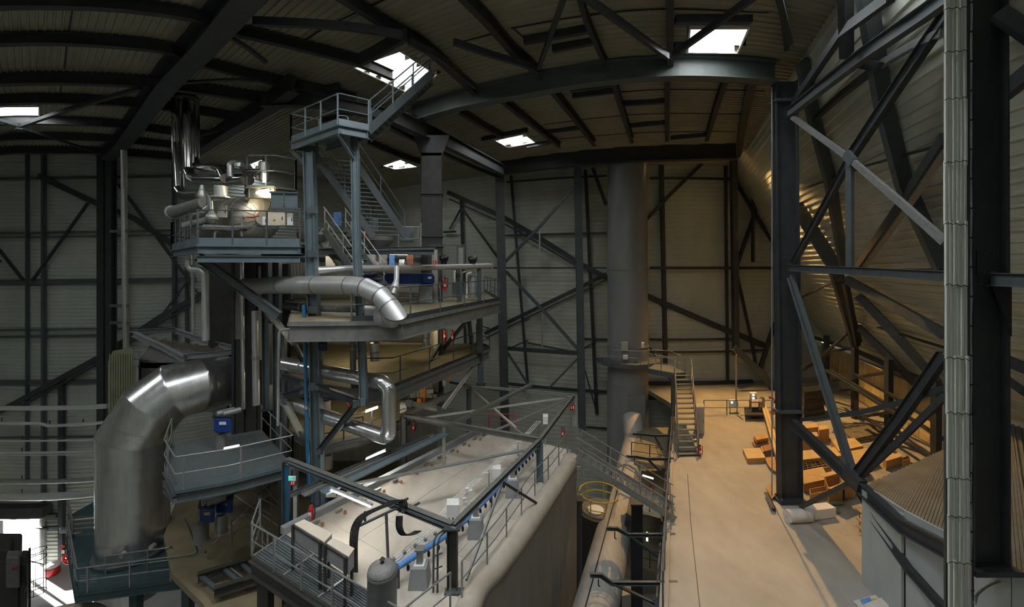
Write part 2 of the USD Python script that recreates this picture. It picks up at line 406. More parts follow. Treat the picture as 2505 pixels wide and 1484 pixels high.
wl = Thing('wall_left', kind='structure')
pxs = np.r_[np.arange(-162, -22, 35), -22, np.arange(8, 104, 32), 104, np.arange(140, 910, 34), 916]
wl.part('cladding', ribbed_wall(pxs, d_left, GZ, ROOF, 0.30, 0.06, DOOR), 'wall_sheet', kind='stuff')
wl.part('backing', [hull([at(a, 0, d_left(a) + 0.08) * (1, 1, 0) + (0, 0, z) for a in (a0,) for z in (zlo, ROOF + .3)] + [at(b, 0, d_left(b) + 0.08) * (1, 1, 0) + (0, 0, z) for b in (a1,) for z in (zlo, ROOF + .3)] + [at(c, 0, d_left(c) + 0.3) * (1, 1, 0) + (0, 0, z) for c in (a0, a1) for z in (zlo, ROOF + .3)]) for a0, a1, zlo in [(p, q, DOOR[2] if DOOR[0] <= (p + q) / 2 <= DOOR[1] else GZ) for p, q in zip(pxs[:-1], pxs[1:])]], 'wall_sheet')
def wl_part(name, pts, w, h, m='anthracite', off=0.35, kind='bar', up=(0, 0, 1)):
    P = wall_pts(pts, d_left, off)
    wl.part(name, (ibeam if kind == 'i' else tube if kind == 't' else bar)(P, *((w,) if kind == 't' else (w, h)), **({} if kind == 't' else {'up': up})), m)
UPY = (0, 1, 0)
for x, w, y0, y1 in ((67, .09, 372, 1180), (107, .2, 372, 1260), (151, .36, 940, 1372), (427, .26, 372, 850), (458, .2, 640, 860)):
    wl_part('wall_post', [(x, y0), (x, y1)], w, .25, 'mid_steel' if x != 151 else 'anthracite', .35, up=UPY)
wl_part('wall_column', [(252, 365), (252, 1400)], .55, .5, 'anthracite', .6, 'i', UPY)
wl_part('wall_column', [(272, 365), (272, 1400)], .45, .5, 'anthracite', 1.6, 'i', UPY)
for y, h, x0, x1 in ((690, .42, -160, 480), (569, .10, -160, 430), (580, .10, -160, 430), (806, .1, -160, 430), (823, .16, -160, 255), (935, .3, -160, 260), (436, .2, -160, 430), (1290, .2, 118, 260), (1070, .12, -160, 258)):
    wl_part('wall_rail', [(x0, y + 3), (74, y), (x1, y - (x1 - 74) * 0.016)], .2, h, 'mid_steel', .25)
for pts, w in (([(95, 430), (215, 487), (330, 535), (432, 605)], .42), ([(215, 497), (80, 685)], .12), ([(-60, 540), (0, 613), (57, 685)], .12), ([(290, 450), (370, 560), (456, 678)], .2), ([(500, 715), (400, 770), (250, 870), (40, 985), (-60, 1035)], .42), ([(498, 728), (400, 784), (250, 884), (40, 1000)], .16), ([(456, 690), (375, 800)], .14), ([(462, 690), (500, 735)], .14), ([(0, 640), (-80, 560)], .1)):
    wl_part('wall_brace', pts, .2, w, 'anthracite', .5)

wb = Thing('wall_back', kind='structure')
pb = np.r_[913, np.arange(930, 2040, 30)]
wb.part('cladding', ribbed_wall(pb, d_back, GZ, ROOF + .2, 0.40, 0.02), 'wall_panel', kind='stuff')
wb.part('backing', [hull([at(c, 0, d_back(c) + o) * (1, 1, 0) + (0, 0, z) for c in (a, b) for o in (.08, .3) for z in (GZ, ROOF + .3)]) for a, b in zip(pb[:-1], pb[1:])], 'wall_panel')
def wb_part(name, pts, w, h, m='anthracite', off=0.35, kind='bar', up=(0, 0, 1)):
    P = wall_pts(pts, d_back, off)
    wb.part(name, (ibeam if kind == 'i' else bar)(P, w, h, up=up), m)
for x0, y0, x1, y1, w in ((1250, 430, 1292, 950, .26), (1432, 415, 1460, 1012, .27), (1618, 400, 1628, 900, .34), (1775, 395, 1780, 950, .18), (1128, 490, 1140, 900, .26)):
    wb_part('wall_post', [(x0, y0), (x1, y1)], w, .25, 'roof_steel', .3, up=UPY)
for x0, x1, y0, y1, w in ((1222, 1236, 425, 1070, .78), (1413, 1424, 410, 1050, .56)):
    wb_part('wall_column', [(x0, y0), (x1, y1)], w, .5, 'mid_steel', 3.6, 'i', UPY)
wb_part('wall_column', [(1794, 385), (1800, 870)], .45, .45, 'anthracite', 2.2, 'i', UPY)
for pts, w, off in (([(1095, 470), (1230, 530), (1330, 588), (1420, 645), (1490, 682)], .42, .5), ([(1100, 487), (1230, 545), (1410, 650)], .12, .6), ([(1130, 510), (1225, 640)], .14, .5),
                    ([(1236, 640), (1320, 555), (1404, 458)], .24, 3.4), ([(1238, 664), (1330, 760), (1415, 855)], .26, 3.4), ([(1186, 815), (1300, 760), (1400, 712), (1484, 670)], .34, .5), ([(1190, 826), (1300, 772), (1484, 684)], .12, .6),
                    ([(1240, 860), (1296, 946)], .16, 3.3), ([(1412, 878), (1342, 950)], .16, 3.3), ([(1424, 880), (1460, 1010)], .1, .5), ([(1236, 856), (1290, 832)], .12, .6), ([(1290, 838), (1412, 862)], .1, .6), ([(1424, 856), (1456, 834)], .1, .6),
                    ([(1578, 540), (1640, 475), (1725, 392)], .3, .5), ([(1578, 722), (1620, 740), (1760, 800), (1872, 845)], .5, .5), ([(1800, 655), (1840, 540), (1868, 450)], .3, .6), ([(1792, 430), (1845, 520), (1896, 600)], .3, .7), ([(1800, 660), (1836, 820), (1850, 900)], .22, .6), ([(1450, 410), (1482, 500)], .3, .6), ([(1640, 930), (1590, 850)], .1, .5), ([(1796, 850), (1870, 920), (1900, 965)], .55, 3.0), ([(1842, 480), (1842, 640)], .3, .8), ([(1855, 915), (1895, 790)], .4, 1.2), ([(1100, 560), (1130, 505)], .1, .4)):
    wb_part('wall_brace', pts, .18, w, 'anthracite' if off < 2 else 'mid_steel', off)
for y0, x0, x1, h, off in ((655, 1100, 1484, .14, 3.4), (655, 1590, 1895, .26, 1.0), (572, 1236, 1484, .16, .3), (858, 1236, 1416, .34, 3.4), (830, 1424, 1490, .18, .4), (830, 1590, 1800, .18, .4), (860, 1590, 1870, .16, .5), (950, 1240, 1484, .25, .4), (436, 1240, 1484, .14, .3), (436, 1590, 1800, .22, .5), (945, 1100, 1230, .2, .4), (567, 1085, 1115, .2, .6), (1046, 1424, 1500, .14, .5)):
    n = 8
    wb_part('wall_rail', [(x0 + (x1 - x0) * k / n, HY + (y0 - HY) * math.cos((x0 + (x1 - x0) * k / n - 1645) / 1000) / max(math.cos(((x0 + x1) / 2 - 1645) / 1000), .01)) for k in range(n + 1)], .16, h, 'anthracite', off)
for x, y0, y1 in ((1320, 558, 652), (1326, 764, 858)):
    wb_part('hanger_rod', [(x, y0), (x, y1)], .12, .12, 'galvanised', 3.4, up=UPY)
wb_part('wall_skirting', [(px, HY + 300 * math.cos((px - 1645) / 1000)) for px in range(1560, 1860, 40)], .3, 1.6, 'anthracite', .3)

# the far right side: cladding that leans outward from the eaves, boarded at its foot
PROF = [(5.6, 19.8), (10.3, 10.5), (14.2, 3.6), (14.4, 3.3), (14.4, -0.4)]
def x_right(z):
    zs = [p[1] for p in PROF][::-1]; xs = [p[0] for p in PROF][::-1]
    return float(np.interp(z, zs, xs))
wr = Thing('wall_right', kind='structure')
Ys = np.r_[np.linspace(37, 12, 40), np.linspace(11.5, 2.5, 26)]
levels = []
for k in range(int((19.8 - 3.6) / .34)):
    z = 3.6 + k * .34
    levels += [(z, 0), (z + .22, 0), (z + .245, .05), (z + .315, .05)]
levels += [(19.9, 0)]
V = np.array([W(x_right(z) - o, Y, z) for z, o in levels for Y in Ys]); n = len(Ys); F = []
for i in range(len(levels) - 1):
    for j in range(n - 1):
        a = i * n + j; F += [(a, a + 1, a + n + 1), (a, a + n + 1, a + n)]
wr.part('cladding', (V, np.array(F)), 'side_panel', kind='stuff')
zz = [20.4, 19.8, 10.5, 3.6, 3.2, GZ - .2]
V = np.array([W(x_right(min(z, 19.8)) + .25, Y, z) for z in zz for Y in Ys]); F = []
for i in range(len(zz) - 1):
    for j in range(n - 1):
        a = i * n + j; F += [(a, a + 1, a + n + 1), (a, a + n + 1, a + n)]
wr.part('backing', (V, np.array(F)), 'side_panel')
endp = [W(x_right(min(z, 19.8)) + .25, 2.5, z) for z in (20.4, 19.8, 15, 10.5, 7, 3.6, -.5)]
V = np.array(endp + [np.array([28.0, p[1], p[2]]) for p in endp]); m_ = len(endp)
wr.part('end_panel', (V, np.array([q for i in range(m_ - 1) for q in ((i, i + 1, m_ + i + 1), (i, m_ + i + 1, m_ + i))])), 'side_panel')
# boards at the foot: each a panel with proud pale joints between
for k, Y0 in enumerate(np.arange(14.6, 36.6, 1.22)):
    for z0, z1 in ((0.05, 0.62), (0.67, 3.25)):
        pts = [W(14.32, Y, z) for Y in (Y0 + .03, Y0 + 1.17) for z in (z0, z1)] + [W(14.24, Y, z) for Y in (Y0 + .05, Y0 + 1.15) for z in (z0 + .02, z1 - .02)]
        wr.part('wall_board', hull(pts), 'orange_board')
    wr.part('board_joint', bar([W(14.3, Y0, .05), W(14.3, Y0, 3.25)], .07, .06, UPY), 'board_edge')
wr.part('board_joint', bar([W(14.3, Y, .645) for Y in np.linspace(14.6, 36.6, 14)], .06, .05), 'board_edge')
def wr_line(name, pts, w, h, off=.3, m='anthracite', up=(0, 0, 1), kind='bar'):
    """Points given as (distance down the hall, height): they follow the leaning cladding."""
    P = []
    for (Ya, za), (Yb, zb) in zip(pts[:-1], pts[1:]):
        for t in np.linspace(0, 1, 9)[:-1]: P.append((Ya + (Yb - Ya) * t, za + (zb - za) * t))
    P.append(pts[-1])
    wr.part(name, (ibeam if kind == 'i' else bar)([W(x_right(z) - off, Y, z) for Y, z in P], w, h, up=up), m)

# ---------------------------------------------------------------- ceiling
ce = Thing('ceiling', kind='structure')
SKY = {  # skylights: corners measured at the roof sheet
    'a': [(1690, 65), (1828, 65), (1803, 124), (1684, 122)], 'b': [(1212, 340), (1283, 325), (1308, 345), (1243, 357)],
    'c': [(938, 402), (979, 388), (1020, 405), (966, 411)], 'd': [(-6, 258), (94, 257), (94, 290), (-6, 294)],
    'e': [(526, 306), (557, 302), (548, 315), (522, 313)], 'f': [(612, 398), (640, 388), (652, 404), (622, 412)]}
HATCH = [(868, 162), (978, 123), (1066, 180), (1003, 226)]
quads = {k: [on(x, y, ROOF)[:2] for x, y in q] for k, q in SKY.items()}
for k, (x, y, s) in enumerate(((-7.5, 6.2, 1.5), (-0.5, 8.0, 2.2), (-14, 3, 1.6), (8.9, 11.7, 1.25), (-3, -3, 1.6), (-26, 9, 1.6))):
    quads['v%d' % k] = [np.array(p) for p in ((x - s, y - s), (x + s, y - s), (x + s, y + s), (x - s, y + s))]
hatch = [on(x, y, ROOF)[:2] for x, y in HATCH]
holes = [Polygon(q) for q in quads.values()] + [Polygon(hatch)]
ce.part('roof_slab', prism([(-62, -9.5), (62, -9.5), (62, 52), (-62, 52)], ROOF + .25, ROOF + .4, [list(q) for q in quads.values()] + [list(hatch)]), 'roof_sheet')
from shapely import contains_xy
hb = [h.buffer(0.02) for h in holes]
rows, X0 = [], None
V, F = [], []
for k in range(126):
    Y = -3.0 + k * .33
    for (y0, y1, dz0, dz1) in ((Y, Y + .215, 0, 0), (Y + .215, Y + .24, 0, -.055), (Y + .24, Y + .305, -.055, -.055), (Y + .305, Y + .33, -.055, 0)):
        phis = np.linspace(-1.72, .9, 92); pa = []
        for ph in phis:
            row = []
            for yy, dz in ((y0, dz0), (y1, dz1)):
                if Y < 2.5:                 # nearly alongside: measured across instead
                    Xx = -34 + (ph + 1.72) / 2.62 * 26; row.append(W(Xx, yy, ROOF + dz))
                else:
                    row.append(W(yy * math.tan(min(max(ph, -math.atan2(36, yy)), math.atan2(9.5, yy))), yy, ROOF + dz))
            pa.append(row)
        pa = np.array(pa); c = (pa[:-1, 0] + pa[1:, 1]) / 2
        keep = np.linalg.norm(pa[1:, 0] - pa[:-1, 0], axis=1) > 1e-3
        for h in hb: keep &= ~contains_xy(h, c[:, 0], c[:, 1])
        b0 = len(V); V += list(pa.reshape(-1, 3))
        for j in np.nonzero(keep)[0]:
            a = b0 + 2 * j; F += [(a, a + 1, a + 3), (a, a + 3, a + 2)]
ce.part('roof_sheet', (np.array(V), np.array(F)), 'roof_sheet', kind='stuff')
def roof(name, pts, z, w, h, kind='i', m='roof_steel', smooth=True):
    P = [on(x, y, z) for x, y in pts]
    P = curve(P, 20) if smooth and len(P) > 2 else P
    P = [np.asarray(p) + (0, 0, h / 2) for p in P]
    ce.part(name, ibeam(P, w, h) if kind == 'i' else angle(P, h) if kind == 'a' else bar(P, w, h), m)
for pts, w, h in (([(-170, 36), (-60, 26), (20, 20), (150, 20), (300, 27), (468, 50), (540, 78), (640, 101), (760, 130), (873, 160), (960, 196)], .26, .42),
                  ([(-170, 127), (-60, 115), (20, 110), (150, 109), (300, 118), (420, 133), (500, 165), (640, 200), (760, 224), (870, 250)], .26, .45),
                  ([(-170, 225), (-60, 214), (20, 208), (150, 206), (310, 211), (430, 222), (560, 240), (700, 262)], .3, .7),
                  ([(-170, 270), (-60, 260), (20, 255), (150, 253), (330, 262), (480, 280), (590, 297)], .26, .5), ([(-170, 320), (0, 306), (100, 304), (290, 312), (420, 330), (520, 338)], .26, .5),
                  ([(-170, 362), (0, 345), (100, 342), (270, 347), (420, 362)], .26, .5), ([(-170, 395), (0, 378), (100, 375), (270, 378), (480, 395)], .3, .6),
                  ([(790, -25), (882, 32), (957, 77), (1041, 125), (1128, 202), (1166, 236)], .26, .42), ([(1105, -25), (1195, 66), (1256, 135), (1294, 166), (1320, 195)], .26, .45), ([(1412, -20), (1436, 60), (1470, 138), (1482, 160)], .18, .34), ([(1638, -20), (1640, 165)], .26, .45), ([(1898, -20), (1915, 40), (1925, 125)], .18, .3),
                  ([(1345, 222), (1400, 288), (1455, 358)], .26, .45), ([(1500, 203), (1522, 275), (1546, 350)], .26, .42), ([(1632, 198), (1632, 346)], .26, .42), ([(1776, 198), (1752, 270), (1728, 346)], .26, .42), ([(1225, 248), (1290, 300), (1370, 362)], .26, .4),
                  ([(1125, 278), (1180, 312), (1228, 338)], .26, .4), ([(900, 352), (960, 378), (1028, 402)], .26, .4), ([(1840, 205), (1820, 300), (1805, 385)], .4, .6)):
    roof('purlin', pts, 19.3 - (h - .42) * .5, w, h)
roof('roof_beam', [(1008, 300), (1060, 285), (1125, 267), (1240, 244), (1341, 225), (1428, 210), (1543, 198), (1661, 192), (1779, 195), (1895, 203)], 18.8, .55, .92, m='beam_paint')
roof('roof_beam', [(1225, 427), (1340, 413), (1440, 403), (1560, 395), (1700, 391), (1800, 389)], 18.6, .6, 1.35)
roof('roof_beam', [(640, -45), (610, 0), (488, 137), (409, 215), (352, 290), (298, 360), (262, 392)], 18.8, .75, .95, m='anthracite')
roof('roof_beam', [(478, 380), (560, 328), (640, 283), (718, 226)], 18.6, .5, .8)
roof('roof_beam', [(640, 262), (760, 262), (900, 285), (1020, 312)], 18.5, .4, .6)
roof('crane_rail_beam', [(955, 300), (1040, 338), (1130, 380), (1232, 430)], 17.9, .45, .8)
roof('crane_rail_beam', [(955, 318), (1040, 358), (1130, 400), (1228, 440)], 17.9, .2, .25)
for pts, h in (([(345, 220), (180, 268), (50, 312)], .18), ([(50, 312), (-60, 280)], .18), ([(48, 316), (-60, 345)], .14), ([(52, 316), (230, 372)], .14), ([(620, 62), (760, 68), (880, 78), (985, 95)], .28), ([(1110, 110), (1200, 140), (1285, 165), (1318, 180)], .24),
               ([(1384, -10), (1345, 98), (1318, 172)], .2), ([(1415, -10), (1500, 50), (1633, 146)], .24), ([(1860, -10), (1750, 68), (1648, 140)], .24), ([(538, 82), (600, 118), (650, 155)], .14), ([(430, 206), (560, 198), (640, 200)], .1), ([(880, 162), (930, 136), (990, 100)], .5),
               ([(1000, 108), (1080, 150), (1130, 192), (1162, 218)], .24), ([(480, 335), (540, 320), (600, 305)], .14), ([(1905, -10), (1935, 110)], .1)):
    roof('roof_brace', pts, 18.95, .16, h, 'b', 'anthracite')
for pts in ([(1282, 108), (1440, 80)], [(1352, 128), (1452, 108)], [(1395, 226), (1495, 212)], [(1400, 240), (1500, 228)], [(1520, 260), (1632, 252)], [(1542, 312), (1632, 304)], [(1330, 328), (1420, 317)], [(1640, 342), (1728, 334)], [(1652, 58), (1838, 57)], [(1650, 120), (1680, 120)], [(1180, 345), (1290, 322)], [(1290, 362), (1360, 350)], [(720, 240), (830, 215)], [(790, 300), (900, 270)]):
    roof('trimmer', pts, 19.5, .2, .26, 'b', 'anthracite')
for pts in ([(1250, 70), (1440, 38), (1630, 23), (1880, 32)], [(1240, 248), (1360, 226), (1500, 212)], [(1330, 305), (1500, 285), (1640, 278), (1830, 280)], [(1370, 340), (1520, 328), (1640, 323), (1800, 322)], [(1520, 226), (1640, 219), (1870, 223)], [(740, 104), (800, 66), (950, -4)], [(178, 20), (168, 84)], [(163, 112), (158, 168)], [(150, 208), (146, 240)], [(1110, 108), (1220, 80)], [(1100, 150), (1050, 130)], [(1290, 100), (1255, 70)]):
    roof('panel_seam', pts, 19.72, .05, .03, 'b', 'black_rubber')
WN = 0
for k, q in quads.items():
    WN += 1; w = Thing('window_%d' % WN, kind='structure'); q = [np.array(p) for p in q]
    c = sum(q) / 4
    w.part('pane', (np.array([(*p, ROOF + .5) for p in q]), np.array([(0, 1, 2), (0, 2, 3)])), 'skylight_pane')
    for i in range(4):
        a, b = q[i], q[(i + 1) % 4]; o = lambda p, s: p + unit(p - c) * s
        w.part('kerb', hull([(*o(p, s), z) for p in (a, b) for s in (0.0, .1) for z in (ROOF - .12, ROOF + .55)]), 'white_paint')
    if k == 'a':
        w.part('glazing_bar', bar([(*lerp(q[0], q[3], .5), ROOF + .45), (*lerp(q[1], q[2], .5), ROOF + .45)], .05, .05), 'galvanised')
hs = Thing('roof_hatch_housing', 'white corrugated roof hatch housing open above the top flight of stairs', 'roof hatch')
hz0, hz1 = ROOF - .1, ROOF + 2.3
for i in range(4):
    a, b = hatch[i], hatch[(i + 1) % 4]
    n = np.array([(b - a)[1], -(b - a)[0]]); n /= np.linalg.norm(n)
    if np.dot(n, sum(hatch) / 4 - a) > 0: n = -n
    for z in np.arange(hz0, hz1, .3):
        hs.part('cladding_strip', hull([(*(p + n * s), zz_) for p in (a, b) for s, zz_ in ((.06, z), (.06, z + .29), (.0, z + .02), (.0, z + .2))]), 'white_paint')
hs.part('lit_canopy', (np.array([(*p, hz1 + .02) for p in hatch]), np.array([(0, 1, 2), (0, 2, 3)])), 'skylight_pane')

# walls and partitions behind the viewer
bw = Thing('wall_front', kind='structure')
bw.part('cladding', [box((-10, -8.6, 3.5), (78, .3, 34)), box((-48.6, 13, 3.5), (.3, 44, 34)), box((28.2, 3, 3.5), (.3, 26, 34))], 'wall_panel')
bw.part('skirt', [box((26, 24, -7), (.3, 46, 13.4))], 'wall_panel')

# ================================================================== right side of the hall
col = Thing('steel_column', 'huge dark H-section column standing on the orange-lit concrete among cardboard boxes', 'column')
cx_, cd_ = (1924 - CX) / 1000 * 18.3, 18.45
col.part('shaft', ibeam([(cx_ + .25, cd_, 0.12), (cx_, cd_, 18.9)], .36, .98, (1, 0, 0), .035, .03), 'anthracite')
col.part('base_plate', box((cx_ + .24, cd_, .06), (1.25, .75, .12)), 'anthracite')
col.part('collar', box((cx_ + .15, cd_, HC - .352 * 18.3), (1.12, .5, .1)), 'mid_steel')
col.part('collar', box((cx_, cd_, HC + .41 * 18.3), (1.1, .5, .12)), 'mid_steel')
col.part('cable_conduit', tube([(cx_ - .62, cd_ - .1, .3), (cx_ - .62, cd_ - .1, 18.6)], .03, 6), 'galvanised', 40)
for sx in (-.35, .35):
    for sy in (-.22, .22): col.part('anchor_bolt', cyl((cx_ + .24 + sx * 1.4, cd_ + sy, .1), (cx_ + .24 + sx * 1.4, cd_ + sy, .22), .03, 6), 'galvanised')

ROOFH = 3.25
col2 = Thing('steel_column', 'broad black column rising from the low ribbed roof beside the pale sheet strip', 'column')
x2 = (2411 - CX) / 1000 * 9.7
col2.part('shaft', ibeam([(x2 + .06, 9.8, 3.45), (x2, 9.8, 19.4)], .4, .86, (1, 0, 0), .04, .04), 'anthracite')
col2.part('base_plate', box((x2 + .05, 9.8, 3.4), (1.1, .7, .12)), 'anthracite')
col2.part('splice_plate', box((x2 + .1, 9.76, 10.62), (.5, .03, .6)), 'anthracite')
for q in ((-.12, .22), (.1, .22), (-.12, -.22), (.1, -.22)):
    col2.part('bolt', cyl((x2 + .1 + q[0], 9.74, 10.62 + q[1]), (x2 + .1 + q[0], 9.70, 10.62 + q[1]), .025, 6), 'mid_steel')
col2.part('gusset', hull([(x2 + .0, y_, z_) for y_ in (9.55, 9.6) for z_ in (10.15,)] + [(x2 + .44, y_, z_) for y_ in (9.55, 9.6) for z_ in (10.15, 8.9)]), 'black_plastic')

def d_frame(px): return 10.07 / ((px - CX) / 1000 - .1163)
br = Thing('bracing_frame', 'dark latticed bracing spanning between the two big columns in front of the leaning wall', 'steel bracing')
def brace(name, pts, w, m='anthracite', off=0.0, kind='i'):
    P = [at(x, y, d_frame(x) + off - (.5 if off < 0 and x > 2100 else 0)) for x, y in pts]
    br.part(name, ibeam(P, w * .6, w) if kind == 'i' else bar(P, w * .5, w) if kind == 'b' else tube(P, w / 2, 10), m)
brace('strut', [(1930, 655), (2120, 664), (2310, 675), (2400, 682)], .27, 'mid_steel')
brace('strut', [(2425, 683), (2620, 690)], .3, 'mid_steel')
brace('brace', [(1926, 279), (2020, 205), (2113, 133), (2264, 30), (2330, -18)], .42, 'mid_steel', -.1)
brace('brace', [(1937, 285), (2075, 385), (2200, 492), (2312, 592)], .2, 'galvanised', -.05, 'b')
brace('brace', [(2318, 30), (2200, 204), (2078, 388)], .34, 'anthracite', .1)
brace('brace', [(2074, 398), (2000, 535), (1940, 645)], .26, 'anthracite', .1)
brace('post', [(2079, 385), (2079, 655)], .24, 'mid_steel', .0, 'b')
brace('brace', [(1933, 676), (1992, 862), (2088, 1165)], .3, 'mid_steel', .05)
brace('brace', [(1942, 1036), (2015, 1105), (2090, 1178), (2210, 1288), (2330, 1352)], .4, 'anthracite', .0)
brace('brace', [(2308, 868), (2200, 1024), (2090, 1168)], .28, 'anthracite', .12)
brace('brace', [(2312, 968), (2200, 1078), (2108, 1162)], .17, 'anthracite', .2, 'b')
brace('brace', [(2092, 1180), (2140, 1272), (2222, 1390), (2320, 1500)], .24, 'anthracite', .1)
brace('brace', [(1957, 1240), (2020, 1210), (2088, 1176)], .16, 'anthracite', .05, 'b')
brace('tie_rail', [(1960, 1026), (2100, 1010), (2220, 980), (2312, 948)], .15, 'anthracite', .25, 'b')
brace('node_plate', [(2072, 1150), (2108, 1192)], .5, 'anthracite', .02, 'b')
brace('node_plate', [(2070, 376), (2088, 398)], .3, 'mid_steel', -.12, 'b')

strip = Thing('sheet_strip', 'tall pale strip of overlapping ribbed sheets tied with dark wire beside the black column', 'cladding strip')
ties = [-60, 22, 128, 243, 398, 545, 695, 874, 1008, 1168, 1262, 1374, 1600]
rs = random.Random(4)
for i, (ya, yb) in enumerate(zip(ties[:-1], ties[1:])):
    lean = lambda y: 2311 + max(0, y - 500) * .0105
    for k in range(6):
        j = rs.uniform(-3, 3); w_ = 9.2
        x0 = lean((ya + yb) / 2) + k * w_
        za, zb = at(x0, ya - 3 + j, 9.3)[2], at(x0, yb + 5 + j, 9.3)[2]
        xx = (x0 - CX) * 9.3 / 1000; dd = 9.3 + rs.uniform(-.012, .012) - .012 * (i % 2)
        strip.part('sheet_rib', hull([(xx + a, dd + b, z) for z in (za, zb) for a, b in ((0, .03), (.016, 0), (.068, 0), (.082, .03))]), 'strip_sheet')
    strip.part('tie_wire', tube([at(lean(yb) + q * 9.5, yb + (-1) ** q * 2.2 - q * .9 * (1 if yb < 500 else -1), 9.25) for q in range(7)], .008, 4), 'black_rubber')
strip.part('backing', box(((2341 - CX) * 9.42 / 1000, 9.42, 9.5), (.56, .05, 20)), 'strip_dark')
lad = Thing('cable_ladder', 'black vertical cable ladder with clips running up between pale strip and broad column', 'cable ladder')
lx = (2370 - CX) * 9.5 / 1000
lad.part('side_rail', box((lx - .06, 9.5, 10), (.05, .06, 19.6)), 'black_plastic')
lad.part('side_rail', box((lx + .07, 9.5, 10), (.03, .06, 19.6)), 'black_plastic')
lad.part('cable', tube([(lx + .02 + .012 * math.sin(k * 1.7), 9.47, .3 + k * .5) for k in range(39)], .018, 6), 'grey_paint', 40)
for k in range(28): lad.part('clip', box((lx + .02, 9.46, 1 + k * .68), (.1, .03, .035)), 'black_plastic')

# low building with the ribbed roof
hut = Thing('low_building', 'low grey-walled building with a dark ribbed metal roof in the near corner', 'building')
A, B, B2 = on(2116, 1189, ROOFH), on(2340, 1318, ROOFH), on(2640, 1476, ROOFH)
C1, C2, C3 = on(2312, 1100, ROOFH), on(2475, 1038, ROOFH), on(2600, 1075, ROOFH)
hut.part('roof_deck', prism([A, B, B2, C3, C2, C1], ROOFH - .12, ROOFH - .02), 'roof_profile')
front = [A, lerp(A, B, .5) + (-.12, -.10, 0), B, B2]
for (p, q) in zip(front[:-1], front[1:]):
    nseg = max(1, int(np.linalg.norm(q - p) / .9))
    for k in range(nseg):
        a, b = lerp(p, q, k / nseg), lerp(p, q, (k + 1) / nseg - .008); b[2] = a[2]
        n = unit(np.cross(b - a, (0, 0, 1))); n = n if n[1] < 0 else -n
        hut.part('wall_sheet', hull([(*(pt - n * s)[:2], z) for pt in (a, b) for s in (.02, .1) for z in (0.0, ROOFH - .1)]), 'hut_wall')
hut.part('wall_sheet', hull([(*(p + (s, .0, 0))[:2], z) for p in (A, lerp(A, C1, .7)) for s in (0.02, .1) for z in (0, ROOFH - .1)]), 'hut_wall')
hut.part('fascia', bar([p + (0, -.03, -.08) for p in front], .05, .26), 'hut_trim')
hut.part('corner_post', box(A - (0, 0, ROOFH / 2 + .1) + (.05, .05, 0), (.12, .12, ROOFH - .2)), 'hut_trim')
nrib = 58
for k in range(nrib):                     # roof ribs run back from the front edge
    t = k / (nrib - 1)
    L = np.array([np.linalg.norm(b - a) for a, b in zip(front[:-1], front[1:])]); s = t * L.sum(); i = 0
    while i < len(L) - 1 and s > L[i]: s -= L[i]; i += 1
    p = lerp(front[i], front[i + 1], min(1, s / L[i]))
    back = [A, C1, C2, C3]; L2 = np.array([np.linalg.norm(b - a) for a, b in zip(back[:-1], back[1:])]); s2 = t ** .8 * L2.sum(); i2 = 0
    while i2 < len(L2) - 1 and s2 > L2[i2]: s2 -= L2[i2]; i2 += 1
    q = lerp(back[i2], back[i2 + 1], min(1, s2 / L2[i2]))
    if np.linalg.norm(q - p) < .3: continue
    hut.part('roof_rib', sweep([p, q], [(-.06, -.02), (.06, -.02), (.028, .045), (-.028, .045)]), 'roof_profile')

hb_ = Thing('hoop_pipe', 'thin dark hooped pipe on the ribbed roof at the lower right corner', 'pipe')
hb_.part('pipe', tube(curve([on(2385, 1476, ROOFH + .1), at(2392, 1452, 9.6), at(2425, 1428, 9.9), at(2470, 1416, 10.4), at(2540, 1420, 11)], 20), .025, 8), 'machine_grey', 40)
# members on the leaning side wall
def on_right(px, py, off=.3):
    ph = (px - 1645) / 1000; lo, hi = 4.0, 60.0
    f = lambda r: r * math.sin(ph) + off - x_right(HC + (HY - py) * r / 1000)
    for r in np.arange(5, 60, .5):
        if f(r) > 0: lo, hi = r - .5, r; break
    for _ in range(30):
        mid = (lo + hi) / 2
        lo, hi = (mid, hi) if f(mid) < 0 else (lo, mid)
    return at(px, py, hi)
def side(name, pts, w, off=.3, m='anthracite', kind='bar', dep=.2):
    off += .16
    P = []
    for a, b in zip(pts[:-1], pts[1:]):
        n = max(1, int(max(abs(b[0] - a[0]), abs(b[1] - a[1])) / 60))
        P += [on_right(a[0] + (b[0] - a[0]) * k / n, a[1] + (b[1] - a[1]) * k / n, off) for k in range(n)]
    P.append(on_right(*pts[-1], off))
    steep = abs(pts[-1][1] - pts[0][1]) > 2.2 * abs(pts[-1][0] - pts[0][0])
    up = (0, 1, 0) if steep else (0, 0, 1)
    wr.part(name, bar(P, w if steep else dep, dep if steep else w, up) if kind == 'bar' else ibeam(P, dep, w, up), m)
